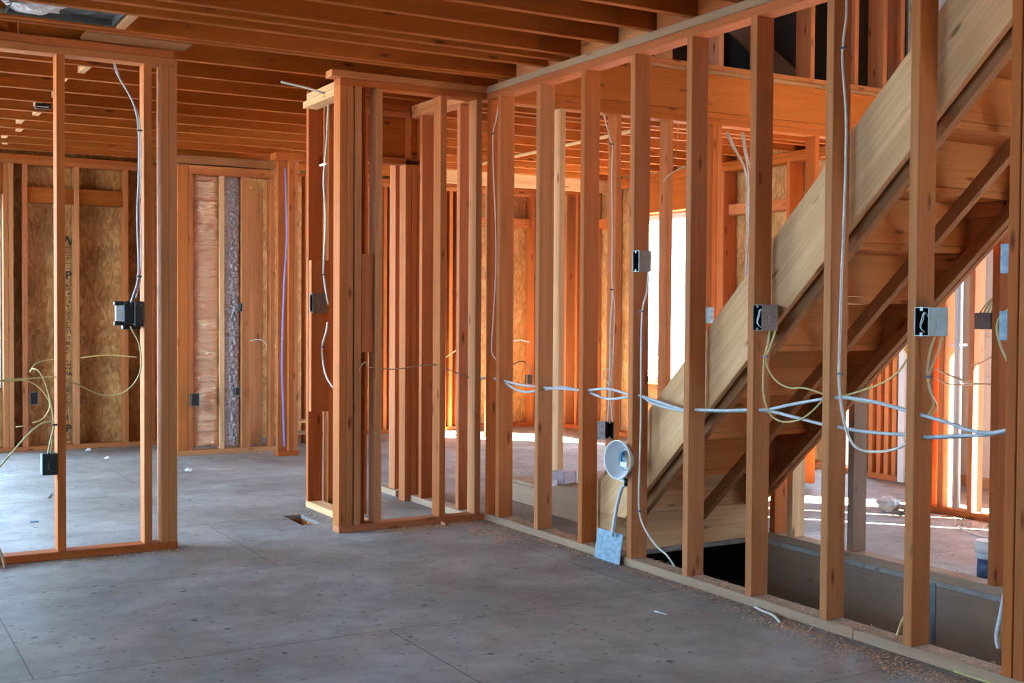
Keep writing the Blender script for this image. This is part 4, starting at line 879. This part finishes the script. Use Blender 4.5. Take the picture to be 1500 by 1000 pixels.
run('electrical_cable', [(1.250, 5.830, 1.087), (1.255, 5.810, 1.067), (1.282, 5.800, 1.009), (1.294, 5.800, 0.933), (1.288, 5.800, 0.868), (1.261, 5.810, 0.813), (1.215, 5.830, 0.770), (1.171, 5.850, 0.757), (1.109, 5.850, 0.765), (1.037, 5.850, 0.800), (0.982, 5.850, 0.830), (0.952, 5.850, 0.841), (0.910, 5.850, 0.851), (0.850, 5.850, 0.849), (0.776, 5.850, 0.845), (0.703, 5.850, 0.843), (0.631, 5.850, 0.832)], .0036, YELC, 'yellowish cable sagging from the black box across the left cross wall')
run('electrical_cable', [(0.632, 5.860, 0.841), (0.704, 5.860, 0.836), (0.777, 5.860, 0.838), (0.822, 5.860, 0.821), (0.857, 5.860, 0.788), (0.884, 5.860, 0.746), (0.890, 5.860, 0.711), (0.869, 5.860, 0.667), (0.845, 5.860, 0.649), (0.816, 5.870, 0.639)], .0032, YELC, 'yellowish cable loop left of the low blue-grey box')
run('electrical_cable', [(0.890, 5.830, 0.496), (0.892, 5.800, 0.576), (0.898, 5.800, 0.632), (0.884, 5.800, 0.734), (0.860, 5.800, 0.830), (0.834, 5.820, 0.883), (0.812, 5.850, 0.891), (0.805, 5.870, 0.875), (0.823, 5.870, 0.906), (0.853, 5.870, 0.924), (0.907, 5.870, 0.933)], .0032, YELC, 'yellowish cable arching up out of the low blue-grey box')
run('electrical_cable', [(0.874, 5.820, 0.495), (0.883, 5.800, 0.560), (0.897, 5.790, 0.633), (0.876, 5.790, 0.647), (0.835, 5.790, 0.636), (0.782, 5.790, 0.591), (0.723, 5.790, 0.522), (0.666, 5.790, 0.454), (0.608, 5.790, 0.390)], .004, YELC, 'thicker pale-yellow cable sweeping down toward the lower left')
staple((0.899, 5.785, 0.634), 'dark staple above the low blue-grey box', ax='y')
run('electrical_cable', [(1.806, 10.300, 0.762), (1.925, 10.300, 0.777), (2.035, 10.300, 0.782), (2.151, 10.320, 0.774), (2.259, 10.300, 0.761)], .006, YELC, 'straight pale cable across the far sheathed wall bays')
run('electrical_cable', [(1.307, 10.330, 0.207), (1.364, 10.330, 0.211)], .006, YELC, 'short pale cable end between far window studs')
run('electrical_cable', [(*(0.654, 5.800, 0.106)[:2], .10), (*(0.669, 5.760, 0.086)[:2], .05), (*(0.676, 5.720, 0.071)[:2], .004)], .006, BROWNC, 'tan cable end touching the floor at the lower left plate')
# right room
run('electrical_cable', [(5.600, 4.754, 0.851), (5.600, 4.686, 0.826), (5.600, 4.613, 0.806), (5.600, 4.495, 0.781), (5.600, 4.359, 0.781)], .006, BROWNC, 'tan cable across the sunlit wall, upper line')
run('electrical_cable', [(5.610, 4.762, 0.798), (5.610, 4.707, 0.773), (5.610, 4.621, 0.766), (5.610, 4.367, 0.781)], .005, BROWNC, 'tan cable across the sunlit wall, lower line')
run('electrical_cable', [(5.620, 4.537, 0.880), (5.620, 4.468, 0.894), (5.620, 4.400, 0.927), (5.620, 4.369, 0.955)], .004, BROWNC, 'thin wire curling in front of the plastered wall')
run('electrical_cable', [(5.953, 10.300, 0.875), (6.040, 10.300, 0.881), (6.136, 10.300, 0.860)], .009, CREAMY, 'white wire arc on the far sheathing of the glowing room')
run('electrical_cable', [(5.926, 10.250, 0.644), (6.005, 10.250, 0.670), (6.076, 10.250, 0.655), (6.109, 10.250, 0.593), (6.123, 10.260, 0.523)], .006, BLACKP, 'curved black wire feeding the glowing room outlet')
board('loose_stick', (4.907, 9.800, 0.724), (5.106, 9.800, 0.836), 0.012, 0.012, PINE, 'bright thin stick slanting across the orange studs', 'stick')
# cable clamp on shiny brass strap (right)
strap = cable('hose_coil', [(5.200, 4.633, 0.971), (5.200, 4.600, 0.998), (5.200, 4.580, 0.972), (5.200, 4.609, 0.949), (5.200, 4.633, 0.974)], .008, BRASS, 'small brass coil hanging in front of the white door', 'fitting')

# ---------------------------------------------------------------- things on the floor
pk = empty('card_box', (3.665, 5.745, 0.186), 'pinkish card packet torn open on the landing box', 'packet')
_p = Vector(WORLD[pk.name])
bm = bmesh.new(); bm_box(bm, (-.07, -.05, 0), (.05, .05, .07)); bmesh.ops.bevel(bm, geom=bm.edges[:], offset=.004, segments=1, affect='EDGES')
o = mesh_obj('packet_body', bm, PINKP, pk, (0.0, 0, .0)); o.rotation_euler = (0, 0.0, .35)
bm = bmesh.new(); bm_box(bm, (.052, -.05, 0), (.10, -.045, .068)); o = mesh_obj('packet_flap', bm, WHITEP, pk, (0, 0, 0)); o.rotation_euler = (0, 0, .15)
bm = bmesh.new(); bm_box(bm, (-.19, -.02, 0), (-.12, .02, .035)); o = mesh_obj('packet_insert', bm, WHITEP, pk, (0, 0, 0)); o.rotation_euler = (0, 0, .5)
tub = empty('caulk_tub', (4.440, 3.490, 0.000), 'clear-lidded tub with dark blue wrap beside the under-stair stud', 'tub')
_t = WORLD[tub.name]
cyl('tub_body', (_t[0]+.02, _t[1], 0.001), (_t[0]+.02, _t[1], .085), .042, BLUEL, tub, seg=28)
cyl('tub_rim', (_t[0]+.02, _t[1], .086), (_t[0]+.02, _t[1], .112), .044, WHITEC, tub, seg=28)
cyl('tub_lid', (_t[0]+.02, _t[1], .113), (_t[0]+.02, _t[1], .165), .050, WHITEP, tub, seg=28)
crumple('plastic_wrap', (5.402, 4.918, 0.001), .065, WHITEP, 'crumpled white plastic wrap on the floor right of the stair', 'litter', 3)
crumple('rubble_pile', (5.455, 4.837, 0.001), .07, GRIT, 'little heap of greenish-grey rubble beside the crumpled plastic', 'debris', 5, .35)
crumple('paper_scrap', (2.232, 8.524, 0.001), .022, WHITEP, 'crumpled white paper scrap alone on the back room floor', 'litter', 7)
crumple('paper_scrap', (1.836, 10.121, 0.001), .020, WHITEP, 'white scrap by the foot of the far sheathed wall', 'litter', 9)
crumple('paper_scrap', (1.861, 9.506, 0.001), .018, WHITEP, 'white scrap a little in front of the far wall', 'litter', 11)
board('metal_strip', (*(1.163, 7.725, 0.004)[:2], .004), (*(1.208, 7.886, 0.004)[:2], .006), .008, .004, DIRTY, 'small dark splinter on the bright back floor', 'splinter')
boxes('blue_tag', BLUEL, [((*[c-.02 for c in (0.967, 6.916, 0.000)[:2]], .001), (*[c+.02 for c in (0.967, 6.916, 0.000)[:2]], .004))], label='small blue tag on the bright back floor', cat='litter')
cable('nail_strip', [(*(2.787, 3.706, 0.003)[:2], .004), (*(2.795, 3.642, 0.003)[:2], .004)], .0025, WHITEP, 'thin white sliver lying on the near floor', 'splinter')
cable('wood_splinter', [(*(3.167, 3.555, 0.004)[:2], .008), (*(3.145, 3.483, 0.004)[:2], .010), (*(3.142, 3.426, 0.004)[:2], .008), (*(3.098, 3.336, 0.004)[:2], .006)], .005, CREAMY, 'curled pale splinter along the stair wall plate', 'splinter')
cable('wood_splinter', [(*(5.336, 4.361, 0.004)[:2], .012), (*(5.222, 4.198, 0.004)[:2], .014), (*(5.193, 4.064, 0.004)[:2], .010)], .006, CREAMY, 'long curled splinter on the floor right of the stair', 'splinter')
board('wood_offcut', (*(2.917, 5.883, 0.000)[:2], .006), (*(2.900, 5.749, 0.000)[:2], .006), .02, .008, PINE, 'pale wood chip by the closet front plate', 'scrap')

def chips(name, regions, n, mat, label, smin=.005, smax=.014, z=0.0):
    """loose shavings: thin curled flakes lying on a surface"""
    bm = bmesh.new()
    for _ in range(n):
        (x0, y0, x1, y1, w) = random.choice(regions)
        t = random.random(); x = x0+(x1-x0)*t+random.gauss(0, w); y = y0+(y1-y0)*t+random.gauss(0, w)
        zz = z
        s = random.uniform(smin, smax); a = random.random()*PI*2; c, s_ = math.cos(a)*s, math.sin(a)*s
        wd = s*random.uniform(.25, .6); h = random.uniform(.001, s*.6)
        px, py = -s_/s*wd, c/s*wd
        pts = [(x-c, y-s_, zz+.0005), (x+px-c, y+py-s_, zz+.001), (x+px, y+py, zz+h), (x, y, zz+h*.9), (x+c+px, y+s_+py, zz+.001), (x+c, y+s_, zz+.0005)]
        v = [bm.verts.new(p) for p in pts]
        bm.faces.new((v[0], v[1], v[2], v[3])); bm.faces.new((v[3], v[2], v[4], v[5]))
    o = mesh_obj(name, bm, mat); meta(o, label, 'shavings', kind='stuff'); return o
chips('wood_shavings', [(3.10, 2.2, 3.14, 4.0, .03), (3.14, 4.0, 3.16, 5.7, .025), (3.0, 5.2, 3.1, 5.7, .08), (2.6, 5.76, 3.1, 5.76, .03), (3.02, 2.2, 3.08, 3.4, .05)], 3200, CHIP, 'reddish wood shavings along the stair wall plate')
chips('wood_shavings', [(3.22, 2.3, 3.24, 5.7, .018)], 1500, CHIP, 'shavings lying on top of the stair wall bottom plate', z=T, smin=.004, smax=.011)
chips('wood_shavings', [(3.70, 5.5, 3.75, 6.3, .06), (4.2, 5.45, 3.8, 6.3, .08)], 500, CHIP, 'shavings spilled over the landing box', z=PT)
chips('wood_shavings', [(5.55, 3.9, 5.50, 4.7, .06), (5.9, 4.2, 5.95, 5.2, .10)], 900, CHIP, 'shavings along the sunlit bottom plate', smax=.016)
chips('wood_shavings', [(2.3, 5.95, 2.42, 6.7, .05), (2.5, 5.72, 2.8, 5.76, .03), (2.35, 9.4, 3.2, 9.42, .04), (1.0, 10.25, 2.3, 10.28, .03), (0.9, 5.76, 1.5, 5.78, .03), (1.0, 5.93, 1.5, 5.95, .03)], 700, CHIP, 'shavings scattered at the feet of the back partitions')
chips('floor_grit', [(0.5, 2.5, 3.0, 4.5, .8), (0.3, 4.0, 2.5, 6.0, .8), (0.8, 6.5, 2.5, 9, .9), (4.4, 3.4, 5.4, 4.6, .4), (3.6, 6.9, 5.6, 9.5, .7)], 2600, GRIT, 'dark specks of grit scattered over the subfloor', smin=.003, smax=.010)

# floor register well
meta(boxes('floor_register', STEEL, [((HX0, HY0, -.13), (HX0+.002, HY1, -.03)), ((HX0, HY0, -.13), (HX1, HY1, -.128))], label='empty rectangular register cut-out in the floor by the closet', cat='vent'), None)

# ---------------------------------------------------------------- light
sc_ = bpy.context.scene
w = bpy.data.worlds.new('sky'); sc_.world = w; w.use_nodes = True; nt = w.node_tree; nt.nodes.clear()
wo = nt.nodes.new('ShaderNodeOutputWorld'); bg = nt.nodes.new('ShaderNodeBackground')
bg.inputs['Color'].default_value = (0.48, 0.73, 1.0, 1); bg.inputs['Strength'].default_value = 33.0
nt.links.new(bg.outputs[0], wo.inputs[0])
sun = bpy.data.lights.new('sun', 'SUN'); sun.energy = 1300; sun.angle = math.radians(0.6); sun.color = (1.0, 0.80, 0.56)
so = bpy.data.objects.new('sun', sun); link(so)
sd = Vector((-0.67, 0.74, -0.70)).normalized(); so.rotation_euler = sd.to_track_quat('-Z', 'Y').to_euler(); so.location = (9, 0, 9)
def portal(name, loc, size, rot):
    l = bpy.data.lights.new(name, 'AREA'); l.shape = 'RECTANGLE'; l.size, l.size_y = size; l.cycles.is_portal = True
    o = bpy.data.objects.new(name, l); o.location = loc; o.rotation_euler = rot; link(o)
for i, (y0, y1, z0, z1) in enumerate(LEFT_HOLES):
    portal('daylight_portal', (-0.38, (y0+y1)/2, (z0+z1)/2), (z1-z0, y1-y0), (0, -PI/2, 0))
portal('daylight_portal', (-3.56, 4.2, 1.6), (1.0, 2.6), (0, -PI/2, 0))
portal('daylight_portal', (5.65, -1.40, 1.4), (0.9, 1.0), (PI/2, 0, PI))
portal('daylight_portal', (6.70, 8.42, 1.3), (1.53, 1.12), (0, PI/2, 0))

# ---------------------------------------------------------------- camera
cam = bpy.data.cameras.new('camera'); cam.sensor_width = 36; cam.lens = 36*1735.66/1500; cam.clip_start = .05
co = bpy.data.objects.new('camera', cam); link(co); sc_.camera = co
yaw, pit, rol = (math.radians(v) for v in (29.9596, 1.4603, 0.3611))
F = Vector((math.sin(yaw)*math.cos(pit), math.cos(yaw)*math.cos(pit), -math.sin(pit))); Rt = Vector((math.cos(yaw), -math.sin(yaw), 0)); U = Rt.cross(F)
R2 = Rt*math.cos(rol)+U*math.sin(rol); U2 = -Rt*math.sin(rol)+U*math.cos(rol)
co.matrix_world = Matrix(((R2.x, U2.x, -F.x, 0), (R2.y, U2.y, -F.y, 0), (R2.z, U2.z, -F.z, 1.171), (0, 0, 0, 1)))
sc_.view_settings.view_transform = 'Standard'; sc_.view_settings.look = 'None'; sc_.view_settings.gamma = 1; sc_.view_settings.use_curve_mapping = False
sc_.view_settings.exposure = -0.1
sc_.cycles.max_bounces = 12; sc_.cycles.diffuse_bounces = 3; sc_.cycles.transmission_bounces = 8; sc_.cycles.transparent_max_bounces = 12
sc_.cycles.use_denoising = True
